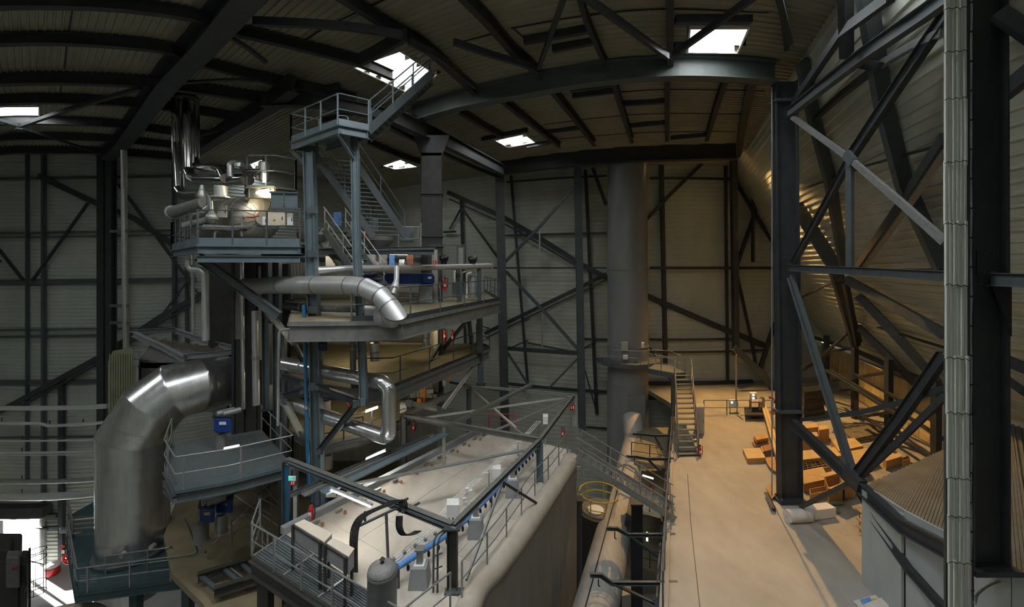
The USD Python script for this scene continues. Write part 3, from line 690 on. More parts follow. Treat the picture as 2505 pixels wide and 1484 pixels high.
for nm, pts, w, off, m in (('side_rail', [(1985, 298), (2060, 230), (2138, 170)], .22, .3, 'anthracite'), ('side_rail', [(2150, 160), (2235, 110), (2310, 78)], .22, .3, 'galvanised'),
        ('side_post', [(1962, 150), (1990, 285), (2030, 440), (2066, 655)], .55, .25, 'mid_steel'), ('side_post', [(2118, -20), (2160, 250), (2210, 445), (2305, 655)], .6, .3, 'mid_steel'),
        ('side_brace', [(2098, 655), (2205, 500), (2312, 338)], .42, .5, 'anthracite'), ('side_brace', [(2108, 660), (2215, 512), (2315, 365)], .16, .55, 'galvanised'),
        ('ledge_beam', [(2072, 684), (2190, 750), (2312, 818)], .48, .5, 'mid_steel'), ('side_post', [(2100, 722), (2200, 828), (2292, 932)], .45, .3, 'mid_steel'), ('side_post', [(2098, 798), (2170, 868), (2245, 945)], .4, .3, 'mid_steel'),
        ('side_rail', [(2062, 680), (2010, 702), (1960, 728)], .12, .5, 'anthracite'), ('side_rail', [(1960, 815), (2090, 856), (2200, 905), (2315, 950)], .26, .7, 'anthracite'),
        ('side_post', [(1946, 500), (2040, 648), (2096, 842)], .8, .4, 'mid_steel'), ('side_post', [(2068, 690), (2098, 845)], .35, .6, 'anthracite'), ('side_post', [(2190, 660), (2312, 660)], .12, .4, 'anthracite'),
        ('side_brace', [(1935, 262), (2000, 170), (2062, 75)], .26, .8, 'anthracite'), ('side_rail', [(1940, 255), (2060, 78), (2180, -10)], .3, 1.1, 'anthracite'), ('side_post', [(2068, -20), (2071, 135)], .4, 1.0, 'anthracite'),
        ('side_rail', [(1960, 465), (2120, 405), (2310, 352)], .06, .12, 'anthracite'), ('side_rail', [(2150, 800), (2310, 850)], .08, .12, 'anthracite'), ('side_rail', [(2095, 150), (2150, 165)], .3, .6, 'anthracite'),
        ('side_brace', [(2440, 30), (2700, 210)], .3, .5, 'anthracite'), ('side_brace', [(2440, 240), (2700, 30)], .4, .5, 'anthracite'), ('side_brace', [(2440, 872), (2700, 980)], .4, .5, 'anthracite'), ('side_brace', [(2440, 912), (2680, 1080)], .3, .5, 'anthracite')):
    side(nm, pts, w, off, m)

# open steel racking frame in front of the boarded wall
rk = Thing('racking_frame', 'open framework of dark posts and rails in front of the yellow boarded wall', 'racking')
def rkp(name, pts, w, m='anthracite'): rk.part(name, bar([at(x, y, d) for x, y, d in pts], w, w), m)
for x, y0, y1, d in ((2091, 850, 1010, 28.5), (2174, 878, 1030, 24.5), (2290, 930, 1105, 21), (2022, 820, 930, 34)):
    rkp('post', [(x, y0, d), (x, HY + 10500 / d, d)], .3)
for pts in ([(1960, 940, 33), (2091, 925, 28.4), (2176, 908, 24.4)], [(2020, 905, 31), (2100, 955, 26), (2195, 1015, 22.5)], [(2090, 915, 28.3), (2174, 962, 24.3), (2300, 1040, 20.8)], [(2030, 905, 31), (2190, 1000, 24), (2310, 1075, 20.8)], [(1965, 905, 33), (2030, 860, 31), (2090, 850, 28.5)], [(1950, 900, 33), (2000, 880, 32), (2075, 812, 28.5)], [(2100, 1020, 26), (2180, 1008, 24.2)], [(1985, 960, 32), (2095, 952, 28)], [(2100, 1012, 26.2), (2230, 1090, 21), (2310, 1140, 19.5)]):
    rkp('rail', pts, .16)

# sodium floodlight: hooded lamp on the wall column
sl = Thing('floodlight', 'hooded sodium floodlight hung from the roof behind the far roof beam', 'lamp')
sl.part('hood', join([box(SODIUM + (0, .3, .3), (.6, .9, .06)), box(SODIUM + (0, .58, .1), (.6, .06, .4))]), 'black_plastic')
sl.part('bracket', tube([SODIUM + (0, .3, .3), SODIUM + (.0, .3, .42)], .04, 6), 'anthracite')
sl.part('lamp_glass', box(SODIUM + (0, .36, .12), (.4, .3, .16)), 'sodium_glass')

# ---------------------------------------------------------------- things lying about on the floor
def carton(label, top, h, m='cardboard', name='cardboard_box', cat='box', open_=False, lid=True, group=None):
    t = Thing(name, label, cat, group)
    q = [on(x, y, h) for x, y in top]; c = sum(q) / 4
    foot = [p * (1, 1, 0) + (0, 0, .01) for p in q]
    if open_:
        for i in range(4):
            a, b = q[i], q[(i + 1) % 4]; n = unit(np.cross(b - a, (0, 0, 1))); n = n if np.dot(n, c - a) > 0 else -n
            t.part('side_panel', hull([(*(p + n * s)[:2], z) for p in (a, b) for s in (0, .025) for z in (.01, h)]), m)
        t.part('bottom_panel', prism(foot, .01, .04), m)
        if lid:
            for i in (0, 2):
                a, b = q[i], q[(i + 1) % 4]; n = unit(np.cross(b - a, (0, 0, 1))); n = -n if np.dot(n, c - a) > 0 else n
                t.part('flap', quad_plate(a, b, b + n * .3 + (0, 0, -.06 + .14 * (i == 2)), a + n * .3 + (0, 0, -.06 + .14 * (i == 2)), .015), 'cardboard_light')
    else:
        t.part('body', hull(foot + [p - (0, 0, .02) for p in q]), m)
        mid = [(lerp(q[0], q[3], .5), lerp(q[1], q[2], .5))][0]
        for k, (a, b, c_, d_) in enumerate(((q[0], q[1], mid[1], mid[0]), (mid[0], mid[1], q[2], q[3]))):
            cc = (a + b + c_ + d_) / 4; s = .992
            t.part('lid_flap', quad_plate(*[cc + (p - cc) * s - (0, 0, .008) for p in (a, b, c_, d_)], .02), 'cardboard_light')
    return t
carton('low square cardboard carton alone on the floor crossed by a band of shadow', [(1817, 1097), (1859, 1094), (1873, 1119), (1828, 1121)], .28)
carton('wide flat carton directly right of the column beside the open crate', [(1961, 1102), (2042, 1093), (2066, 1113), (1963, 1124)], .34)
carton('flat carton with pale lid lying in front of the gridded crate', [(1964, 1150), (2012, 1141), (2030, 1170), (1966, 1183)], .4)
carton('broad flat carton behind the bracing with a shaded back corner', [(2032, 1074), (2090, 1071), (2112, 1090), (2052, 1103)], .42)
carton('largest flat carton lying under the crossing of the bracing', [(2056, 1106), (2122, 1095), (2146, 1119), (2080, 1138)], .45)
carton('open cardboard box with raised flaps below the thick bracing', [(2016, 1166), (2054, 1156), (2062, 1180), (2026, 1194)], .8, open_=True)
carton('small upright carton next to the open flap box', [(2062, 1176), (2086, 1170), (2092, 1184), (2066, 1190)], .6)
carton('long open carton lying nearest the column foot', [(1980, 1195), (2026, 1186), (2034, 1198), (1982, 1209)], .5, open_=True, lid=False)
carton('mid-brown carton with split lid at the back of the heap near the racks', [(2002, 1040), (2024, 1038), (2028, 1048), (2004, 1051)], .8)
carton('light carton standing left of the split-lid one', [(1968, 1036), (1998, 1034), (2001, 1044), (1970, 1047)], .6)
carton('tall brown carton half hidden behind the column edge', [(1962, 1060), (1998, 1056), (2003, 1066), (1964, 1071)], .8)
carton('small square carton beyond the heap near the yellow boarded wall', [(2157, 1042), (2170, 1041), (2171, 1048), (2158, 1049)], .3)
carton('low carton at the right end of the heap beside the hut roof corner', [(2160, 1117), (2200, 1106), (2206, 1116), (2168, 1127)], .5)
carton('tiny open carton touching the eaves of the low building', [(2205, 1119), (2222, 1114), (2226, 1121), (2210, 1126)], .4, open_=True, lid=False)
carton('shaded carton wedged between bracing and largest flat carton', [(2086, 1140), (2118, 1130), (2124, 1142), (2094, 1152)], .5)
tr = Thing('packing_crate', 'open shallow wooden crate with gridded insert right of the column', 'crate')
q = [on(x, y, .3) for x, y in ((1963, 1124), (2008, 1114), (2034, 1141), (1964, 1151))]
for i in range(4):
    a, b = q[i], q[(i + 1) % 4]
    tr.part('side_board', hull([(*(lerp(p, sum(q) / 4, s))[:2], z) for p in (a, b) for s in (0, .05) for z in (.01, .3)]), 'cardboard')
tr.part('bottom_board', prism(q, .01, .05), 'cardboard_light')
for t_ in (.2, .4, .6, .8):
    tr.part('divider', bar([lerp(q[0], q[1], t_) - (0, 0, .17), lerp(q[3], q[2], t_) - (0, 0, .17)], .025, .1), 'junk')
    tr.part('divider', bar([lerp(q[0], q[3], t_) - (0, 0, .17), lerp(q[1], q[2], t_) - (0, 0, .17)], .025, .1), 'junk')
def stack(name, label, cat, foot, h, n, mats, piece, jit=.06, seed=1):
    t = Thing(name, label, cat); r = random.Random(seed); q = [on(x, y, 0) for x, y in foot]; c = sum(q) / 4
    for k in range(n):
        o = np.array([r.uniform(-jit, jit), r.uniform(-jit, jit), 0]); s = r.uniform(.9, 1.0)
        t.part(piece, hull([(*(c + (p - c) * s + o)[:2], z) for p in q for z in (h * k / n + .004, h * (k + 1) / n - .006)]), mats[k % len(mats)])
    return t
stack('board_stack', 'reddish stack of boards on the floor left of the column', 'boards', [(1842, 1088), (1874, 1082), (1880, 1094), (1850, 1100)], .55, 6, ['junk', 'brick_red', 'plank', 'junk', 'brick_red', 'cardboard'], 'board', seed=2)
stack('board_stack', 'low grey and brown pile of boards between carton and column', 'boards', [(1862, 1104), (1895, 1098), (1900, 1112), (1868, 1118)], .35, 5, ['brick_red', 'plank', 'grey_paint', 'cardboard'], 'board', seed=3)
stack('board_stack', 'dark ragged boards against the left foot of the column', 'boards', [(1874, 1128), (1902, 1124), (1908, 1166), (1886, 1150)], .2, 3, ['plank', 'junk', 'cardboard'], 'board', .1, 5)
stack('tray_stack', 'tall stack of black steel trays behind the column', 'trays', [(1958, 1010), (2012, 1002), (2018, 1018), (1966, 1026)], 1.9, 7, ['black_plastic', 'machine_dark'], 'tray', .05, 6)
stack('profile_stack', 'bundle of dark steel profiles lying beyond the flat cartons', 'profiles', [(2060, 1062), (2130, 1048), (2160, 1072), (2085, 1088)], .3, 3, ['junk', 'plank'], 'profile_layer', .1, 7)
ru = Thing('scrap_heap', 'heap of small metal offcuts strewn beyond the cartons', 'scrap', kind='stuff')
r_ = random.Random(9); ms = []
for k in range(160):
    u, v = r_.random(), r_.random(); p = on(2045 + 110 * u, 1038 + 46 * v * (.5 + .5 * u), 0)
    ms.append(box(p + (0, 0, .06 + r_.random() * .12), (r_.uniform(.1, .7), r_.uniform(.05, .14), .07), r_.uniform(-.6, .6)))
ru.part('offcuts', ms, 'junk')
for lab, ox in (('pale square timber lying along the floor towards the column, inner one', 0), ('pale square timber lying along the floor towards the column, outer one', .17)):
    solid('timber_beam', lab, 'timber', bar([on(1862, 981, .66) + (ox, 0, 0), on(1903, 1122, .74) + (ox, 0, 0)], .13, .18), 'timber')
def log(name, label, cat, a, b, r, m, n=14): solid(name, label, cat, cyl(a, b, r, n), m, 40)
log('wrapped_roll', 'grey wrapped roll lying at the foot of the column', 'roll', on(1926, 1262, .24), on(1979, 1259, .24), .26, 'plastic_wrap')
sb = Thing('wrapped_bundle', 'white plastic-wrapped bundle next to the grey roll', 'bundle')
v = trimesh.creation.box((1.05, .42, .4)).subdivide().subdivide().subdivide(); vv = np.array(v.vertices)
vv += (meshkit.fbm(vv * 4, 3, 2)[:, None] - .5) * .16 * unit(vv + 1e-6); c = on(2008, 1262, 0) + (0, 0, .22)
ca, sa = math.cos(.18), math.sin(.18); vv = np.stack([vv[:, 0] * ca - vv[:, 1] * sa, vv[:, 0] * sa + vv[:, 1] * ca, vv[:, 2]], 1) + c
sb.part('wrapping', (vv, np.array(v.faces)), 'white_paint', 50)
log('cardboard_tube', 'long olive tube lying behind the wrapped bundle', 'tube', on(1972, 1232, .1), on(2059, 1229, .1), .11, 'olive_casing')
solid('steel_angle', 'dark steel angle lying left of the column foot', 'angle bar', angle([on(1874, 1208, .1), on(1892, 1248, .1)], .18), 'anthracite')
solid('cardboard_sheet', 'flat cardboard sheet leaning at the left of the column foot', 'sheet', quad_plate(on(1872, 1192, .06), on(1887, 1182, .2), on(1896, 1212, .2), on(1888, 1220, .06), .02), 'cardboard')
solid('loose_plate', 'bent metal offcut poking out beyond the olive tube', 'offcut', quad_plate(on(2036, 1240, .06), on(2050, 1236, .1), on(2056, 1252, .04), on(2050, 1256, .03), .02), 'junk')
pp = Thing('plastic_sheet', 'crumpled printed plastic sheets on the floor by the hut wall', 'packaging')
for k, (quad, m) in enumerate((([(2086, 1470), (2150, 1452), (2186, 1484), (2120, 1500)], 'plastic_wrap'), ([(2104, 1466), (2128, 1460), (2136, 1476), (2112, 1482)], 'header_blue'), ([(2130, 1466), (2146, 1462), (2154, 1474), (2140, 1480)], 'yellow_paint'))):
    q = [on(x, y, .05 + k * .03) for x, y in quad]
    pp.part('sheet' if k == 0 else 'print', quad_plate(*q, .012), m)
pp.part('sheet', quad_plate(on(2096, 1484, .1), on(2160, 1460, .14), on(2180, 1480, .1), on(2130, 1510, .1), .01), 'plastic_wrap')
sr = Thing('wire_shelf', 'small rusty wire stand against the left wall of the low building', 'stand')
for x, y in ((2103, 1300), (2118, 1314)):
    p = on(x, y, 0); sr.part('leg', bar([p, p + (0, 0, .95)], .03, .03, UPY), 'plank')
for h in (.25, .55, .92):
    sr.part('shelf', bar([on(2103, 1300, 0) + (0, 0, h), on(2118, 1314, 0) + (0, 0, h)], .3, .03), 'plank')

# far end of the deck: cabinets, pump set, barrier, conduit
def cabinet(name, label, cat, px0, py0, px1, py1, d, dep, m='beige_steel', stand=None, lamps=(), doors=1, kind=None):
    t = Thing(name, label, cat)
    t.part('body', pbox(px0, py0, px1, py1, d, dep, .02), m)
    a, b = at(px0, py1, d), at(px1, py0, d); w = (b[0] - a[0]) / doors
    for k in range(doors):
        dpath = t.part('door', box((a[0] + w * (k + .5), d - .012, (a[2] + b[2]) / 2), (w * .92, .02, (b[2] - a[2]) * .92), 0, .006), m)
        t.part('handle', box((a[0] + w * (k + .85), d - .03, (a[2] + b[2]) / 2), (.02, .03, .12)), 'black_plastic', under=dpath)
    for x, y in lamps:
        p = at(x, y, d - .03); t.part('indicator_lamp', cyl(p, p - (0, .02, 0), .07, 10), 'indicator')
    if stand is not None:
        for x in (px0 + 3, px1 - 3):
            p = at(x, py1, d + dep / 2); t.part('leg', bar([p * (1, 1, 0) + (0, 0, stand), p], .05, .05, UPY), 'galvanised')
    return t
cabinet('control_cabinet', 'grey control cabinet on legs below a conduit at the end of the deck', 'cabinet', 1783, 979, 1806, 997, 29.5, .3, 'white_paint', 0, [(1790.5, 984)])
cabinet('control_cabinet', 'white control cabinet with two lamps mounted over the pump set', 'cabinet', 1834, 961, 1851, 982, 29.2, .35, 'white_paint', None, [(1843, 965.5), (1843, 973.5)])
ps = Thing('pump_set', 'small frame-mounted pump set with a blue motor under the two-lamp cabinet', 'pump')
for x in (1837, 1865):
    for d in (28.6, 29.4): ps.part('leg', bar([at(x, 1015, d) * (1, 1, 0) + (0, 0, .02), at(x, 975, d)], .06, .06, UPY), 'plank')
ps.part('shelf', pbox(1836, 982, 1866, 985, 28.6, .9), 'plank')
ps.part('motor', cyl(at(1840, 1010, 29), at(1849, 1010, 29), .2, 12), 'blue_paint', 40)
ps.part('pipework', [tube(bend([at(1852, 1012, 28.9), at(1858, 1012, 28.9), at(1858, 972, 28.9), at(1868, 972, 28.9), at(1868, 1005, 28.9)], .1), .07, 8)], 'galvanised', 40)
ps.part('tray', pbox(1822, 1014, 1868, 1018, 28.0, 1.6), 'machine_dark')
ps.part('gauge', cyl(at(1860, 978, 28.7), at(1860, 978, 28.6), .12, 10), 'white_paint')
solid('conduit_pipe', 'thin vertical conduit dropping to the grey cabinet at the end of the deck', 'pipe', tube([at(1801, 868, 29.3), at(1801, 980, 29.3)], .06, 8), 'plank', 40)
vs = Thing('valve_stand', 'white and red valve pipe standing beside the pale timbers', 'valve pipe')
vs.part('pipe', tube([at(1889, 1030, 27.0) * (1, 1, 0), at(1889, 975, 27.0)], .09, 8), 'white_paint', 40)
vs.part('coupling', cyl(at(1889, 1012, 27.0), at(1889, 1003, 27.0), .16, 10), 'orange_paint', 40)
vs.part('tee', tube(bend([at(1882, 972, 27.0), at(1889, 972, 27.0), at(1896, 985, 27.0)], .1), .07, 8), 'red_paint', 40)
ba = Thing('barrier_rail', 'tubular barrier across the dark far end of the deck', 'barrier')
railing(ba, [at(1722, 1017, 29.2) * (1, 1, 0), at(1752, 1017, 29.2) * (1, 1, 0), at(1795, 1017, 29.2) * (1, 1, 0), at(1890, 1017, 29.2) * (1, 1, 0)], 1.05, 1.6, 'mid_steel')
cb = cabinet('electrical_cabinet', 'beige double electrical cabinet beside the steps to the chimney platform', 'cabinet', 1700, 995, 1723, 1062, 25.8, .7, 'beige_steel', None, (), 1)
cabinet('switch_box', 'small brown switch box on a post left of the chimney steps', 'switch box', 1641, 1022, 1652, 1048, 26, .3, 'plank', 0)
def extinguisher(label, base, s=1.0):
    t = Thing('fire_extinguisher', label, 'fire extinguisher', 'fire extinguishers'); b = np.asarray(base, float)
    cyl_ = t.part('cylinder', lathe(b, [(.06 * s, 0), (.085 * s, .02 * s), (.085 * s, .44 * s), (.06 * s, .52 * s), (.03 * s, .55 * s), (.03 * s, .58 * s)], 14), 'red_paint', 40)
    vh_ = t.part('valve_head', box(b + (0, 0, .60 * s), (.07 * s, .05 * s, .06 * s)), 'black_plastic')
    t.part('lever', box(b + (-.05 * s, 0, .65 * s), (.14 * s, .03 * s, .02 * s)), 'black_plastic', under=vh_)
    t.part('hose', tube(bend([b + np.array(q) * s for q in ((.03, 0, .6), (.13, -.02, .6), (.14, -.03, .25), (.11, -.04, .1))], .05 * s), .016 * s, 6), 'black_rubber', 40)
    t.part('label_plate', box(b + (0, -.084 * s, .28 * s), (.09 * s, .012 * s, .14 * s)), 'white_paint', under=cyl_)
    return t
EXT = extinguisher('fire extinguisher at the foot of the chimney platform steps', on(1712, 1116, 0))

# ================================================================== left side
def duct(t, pts, r, m, n=22, band=True, name='duct_segment', seam_m=None):
    """A mitred sheet-clad duct: every straight length a part, with a raised seam band at each joint."""
    V, F = sweep(pts, circle(r, n), (0, 0, 1), True); R = V.reshape(len(pts), n, 3)
    for i in range(len(pts) - 1):
        ring = [R[i], R[i + 1]]; v = np.vstack(ring + [R[i].mean(0)[None], R[i + 1].mean(0)[None]]); f = []
        for j in range(n):
            k = (j + 1) % n; f += [(j, j + n, k + n), (j, k + n, k), (2 * n, j, k), (2 * n + 1, k + n, j + n)]
        t.part(name, (v, np.array(f)[:, ::-1]), m, 35)
        if band and 0 < i:
            c = R[i].mean(0); tt = unit(np.asarray(pts[i + 1]) - np.asarray(pts[i - 1])) * .025
            o = c + (R[i] - c) * 1.008
            v = np.vstack([o - tt, o + tt]); f = []
            for j in range(n):
                k = (j + 1) % n; f += [(j, j + n, k + n), (j, k + n, k)]
            t.part('seam_band', (v, np.array(f)[:, ::-1]), seam_m or m, 35)
fd = Thing('flue_duct', 'huge shiny metal-clad elbow duct rising from the lower left platform', 'duct')
K = 1.11
duct(fd, [at(x, y, d * K) for x, y, d in ((328, 1440, 16), (328, 1296, 16), (328, 1232, 16), (328, 1156, 16), (328, 1126, 16), (327, 1064, 16), (352, 1028, 16), (376, 992, 16.1), (427, 956, 16.5), (486, 943, 16.9), (534, 934, 17.8), (556, 930, 19.2))], 1.22, 'aluminium', 32)
for x, y in ((306, 1352), (378, 1332)):
    p = at(x, y, 16.56); fd.part('nozzle', cyl(p, p - (0, .18, 0), .1, 12), 'dull_aluminium', 40)
fd.part('base_flange', lathe(at(328, 1400, 17.76) * (1, 1, 0) + (0, 0, -1.73), [(1.36, 0), (1.36, .12), (1.22, .14)], 30), 'mid_steel', 30)

ho = Thing('duct_housing', 'grey insulated duct housing with open beams on its roof behind the big elbow', 'housing')
ho.part('body', pbox(338, 880, 562, 1010, 21.6, 3.2, .15), 'lagging')
ho.part('body', hull([at(x, y, d) for x, y, d in ((338, 880, 21.6), (560, 880, 21.6), (372, 838, 24.6), (560, 848, 24.6), (338, 900, 21.6), (560, 900, 21.6), (372, 860, 24.6), (560, 860, 24.6))]), 'lagging')
for pts in ([(326, 816, 24.2), (400, 850, 22.6), (452, 878, 21.2)], [(428, 808, 26), (500, 832, 24), (590, 858, 22)], [(448, 872, 21.3), (520, 866, 21.6), (592, 856, 22)], [(330, 812, 24.2), (428, 806, 26)]):
    ho.part('roof_beam', ibeam([at(*p) for p in pts], .24, .28), 'grey_paint')
for k in range(7): ho.part('loose_panel', quad_plate(*[at(x + k * 26, y + k * 4, 24 - k * .2) for x, y in ((352, 830), (378, 824), (392, 836), (366, 842))], .03), 'junk')
ac = Thing('acoustic_casing', 'olive ribbed casing standing left of the duct housing above the elbow', 'casing')
p0, p1 = at(264, 880, 20.7), at(330, 852, 20.7)
ac.part('body', hull([at(x, y, d) for d in (20.8, 23) for x, y in ((264, 1120), (264, 884), (276, 858), (318, 850), (331, 858), (331, 1120))]), 'olive_casing')
for k in range(11): ac.part('rib', pbox(267 + k * 6, 866, 270 + k * 6, 1110, 20.76, .06), 'olive_casing')
for y in (860, 880): ac.part('clamp', pbox(326, y, 340, y + 14, 20.6, .3), 'galvanised')

dpf = Thing('duct_platform', 'dark teal steel platform with tubular rails round the foot of the elbow duct', 'platform')
zp = -1.75
quad = [on(188, 1452, zp), on(482, 1412, zp), on(452, 1320, zp), on(398, 1284, zp), on(236, 1290, zp), on(164, 1312, zp)]
dpf.part('deck', prism(quad, zp - .05, zp), 'teal_steel')
for a, b in zip(quad, quad[1:] + quad[:1]): dpf.part('edge_beam', channel([a - (0, 0, .18), b - (0, 0, .18)], .1, .32), 'teal_steel')
railing(dpf, [quad[5], quad[0], quad[1], quad[2]], .95, 1.4, 'galvanised', toe=.14, toe_m='teal_steel')
gp = [at(x, y, d) for x, y, d in ((235, 1311, 18.6), (258, 1360, 16.3), (362, 1345, 16.4), (421, 1338, 16.6), (398, 1308, 18.2))]
dpf.part('guard_rail', tube(bend(gp, .15, 3), .025, 6), 'galvanised', 40)
dpf.part('guard_rail', tube(bend([p - (0, 0, .5) for p in gp], .15, 3), .02, 6), 'galvanised', 40)
for p in gp: dpf.part('guard_post', bar([p, p * (1, 1, 0) + (0, 0, zp)], .04, .04, UPY), 'galvanised')
for x, y in ((310, 1436), (440, 1424)):
    p = on(x, y, zp); dpf.part('support_leg', bar([p - (0, -.4, .2), p * (1, 1, 0) + (0, .4, GZ)], .3, .3, UPY), 'teal_steel')
for k in range(4):
    for j in range(2): dpf.part('drain_slot', box(on(204 + j * 24, 1408 + k * 5, zp) + (0, 0, .006), (.26, .03, .012)), 'galvanised')
stp = Thing('access_steps', 'short teal access steps at the back left of the duct platform', 'steps')
flight(stp, on(178, 1316, zp), at(166, 1262, 20.5), (1.35, .25, 0), 5, 'teal_steel', 'grating', 'galvanised', .8)
stp.part('landing', prism([at(166, 1262, 20.5), at(166, 1262, 20.5) + (1.7, .25, 0), at(166, 1262, 20.5) + (1.7, 2, 0), at(166, 1262, 20.5) + (0, 2, 0)], at(166, 1262, 20.5)[2] - .05, at(166, 1262, 20.5)[2]), 'teal_steel')
railing(stp, [at(166, 1262, 20.5) + q for q in ((0, 2, 0), (1.7, 2, 0), (1.7, .3, 0))], 1.0, 1.2, 'mid_steel')

def deck(t, px, z, thick, m='grating', beam='mid_steel', bh=.3, edges=None, name='deck'):
    P = [p if len(np.shape(p)) and len(p) == 3 else on(p[0], p[1], z) for p in px]
    dk_ = t.part(name, prism(P, z - thick, z), m)
    for i in (edges if edges is not None else range(len(P))):
        a, b = P[i], P[(i + 1) % len(P)]
        t.part('edge_beam', channel([a - (0, 0, thick + bh / 2), b - (0, 0, thick + bh / 2)], .12, bh), beam)
        t.part('nosing', bar([a - (0, 0, thick / 2), b - (0, 0, thick / 2)], .03, thick + .012), beam, under=dk_)
    return P
# platform to the right of the elbow
sp = Thing('side_platform', 'blue-grey steel platform with kickplate and rails to the right of the elbow duct', 'platform')
zs_ = 3.45
P = deck(sp, [(428, 1201), (560, 1178), (716, 1138), (640, 1050), (420, 1090), (402, 1150)], zs_, .05, 'grating', 'mid_steel', .32, (0, 1, 5))
railing(sp, [P[4], P[5], P[0], P[1], P[2]], 1.08, 1.7, 'galvanised', toe=.2, toe_m='blue_grey')
railing(sp, [P[2], P[3]], 1.08, 1.5, 'galvanised')
sp.part('bracket', bar([on(428, 1201, zs_) - (0, 0, .3), at(402, 1200, 15.4)], .1, .12), 'mid_steel')
sp.part('bracket', bar([on(428, 1201, zs_) - (0, 0, .1), at(402, 1186, 15.4)], .1, .12), 'mid_steel')
sp.part('lamp_tube', tube([at(549, 1096, 12.3), at(584, 1089, 12.3)], .03, 8), 'tube_white')
for x, y in ((720, 1142), (690, 1092)):
    p = on(x, y, zs_); sp.part('support_leg', bar([p, p * (1, 1, 0) + (0, 0, -.9)], .2, .2, UPY), 'mid_steel')

# valve drives
def drive(label, x0, y0, x1, y1, d, cx0, cx1, cy1, m='blue_paint', cm='dull_aluminium'):
    t = Thing('valve_drive', label, 'actuator')
    t.part('gearbox', pbox(x0, y0, x1, y1, d, (x1 - x0) * d / 1000 * .9, .05), m)
    a, b = at(x0, y0, d), at(x1, y0, d); w = b[0] - a[0]
    for k in (0.2, .55): t.part('motor', cyl((a[0] + w * k - .1, d + .1, a[2] + .12), (a[0] + w * k + .28, d + .55, a[2] + .12), .12, 12), 'galvanised', 40)
    t.part('motor_mount', pbox(x0 - 4, y0 - 3, x1 + 2, y0, d, w * .9), 'black_plastic')
    t.part('name_plate', pbox(x0 + (x1 - x0) * .3, y0 + (y1 - y0) * .25, x0 + (x1 - x0) * .7, y0 + (y1 - y0) * .45, d - .012, .02), 'brass' if m == 'blue_paint' and y0 > 1200 else 'white_paint')
    p, q = at((cx0 + cx1) / 2, y1, d + w * .45), at((cx0 + cx1) / 2, cy1, d + w * .45)
    t.part('column', lathe(q, [((cx1 - cx0) * d / 2000 * 1.15, 0), ((cx1 - cx0) * d / 2000, .08), ((cx1 - cx0) * d / 2000, p[2] - q[2])], 18), cm, 40)
drive('blue valve drive on a grey column above the side platform', 523, 1022, 566, 1059, 15.6, 530, 553, 1112, cm='lagging')
drive('blue valve drive on a squat column under the side platform, nearer the elbow', 488, 1244, 524, 1279, 15.4, 476, 508, 1322, cm='lagging')
drive('blue valve drive on a shiny flanged column, right of the twin drive', 527, 1221, 569, 1256, 15.9, 527, 555, 1302, cm='dull_aluminium')

# operating floor below, with ducts and the lower guard rails
of = Thing('operating_floor', 'yellowish concrete operating floor under the steel decks', 'floor slab', kind='structure')
zo = -.9
of.part('slab', prism([on(400, 1310, zo), on(420, 1400, zo), on(500, 1480, zo), on(520, 1600, zo), on(740, 1600, zo), on(760, 1300, zo), on(1060, 1150, zo), on(1110, 1120, zo), on(1060, 1092, zo), on(640, 1088, zo), on(440, 1200, zo)], zo - .25, zo), 'yellow_floor')
for a, b in (((520, 1330), (640, 1210)), ((620, 1160), (720, 1275)), ((700, 1240), (800, 1130)), ((560, 1200), (700, 1300))):
    of.part('floor_seam', bar([on(*a, zo + .004), on(*b, zo + .004)], .03, .006), 'white_paint')
gr = Thing('guard_railing', 'grey tubular railing stepping down between duct platform and operating floor', 'railing')
railing(gr, [on(500, 1402, -1.7), on(479, 1380, -1.7), on(574, 1352, -1.7)], .9, 1.2)
gr2 = Thing('guard_railing', 'grey tubular railing sloping down along the walkway left of the raised cabinets', 'railing')
railing(gr2, [on(566, 1335, -.6), on(606, 1315, -.6), on(632, 1340, -.2), on(655, 1376, .4)], 1.0, 1.0)
gr3 = Thing('guard_railing', 'light tubular railing on the operating floor below the side platform', 'railing')
railing(gr3, [on(700, 1190, zo), on(626, 1264, zo), on(706, 1312, zo)], 1.0, 1.3)
fr = Thing('cable_bridge', 'open ladder-like steel cable bridge crossing below the walkway', 'cable bridge')
a0, a1, b0_, b1_ = on(484, 1412, -.5), on(692, 1350, -.4), on(524, 1448, -.5), on(724, 1384, -.4)
for p, q in ((a0, a1), (b0_, b1_)): fr.part('side_beam', ibeam([p, q], .2, .32), 'machine_dark')
for t_ in (.04, .3, .5, .72, .96): fr.part('rung', bar([lerp(a0, a1, t_), lerp(b0_, b1_, t_)], .12, .1), 'mid_steel')
fr.part('frame', bar([lerp(a0, a1, .36), lerp(b0_, b1_, .36) + (0, 0, .1), lerp(b0_, b1_, .66) + (0, 0, .1), lerp(a0, a1, .66)], .05, .05), 'galvanised')

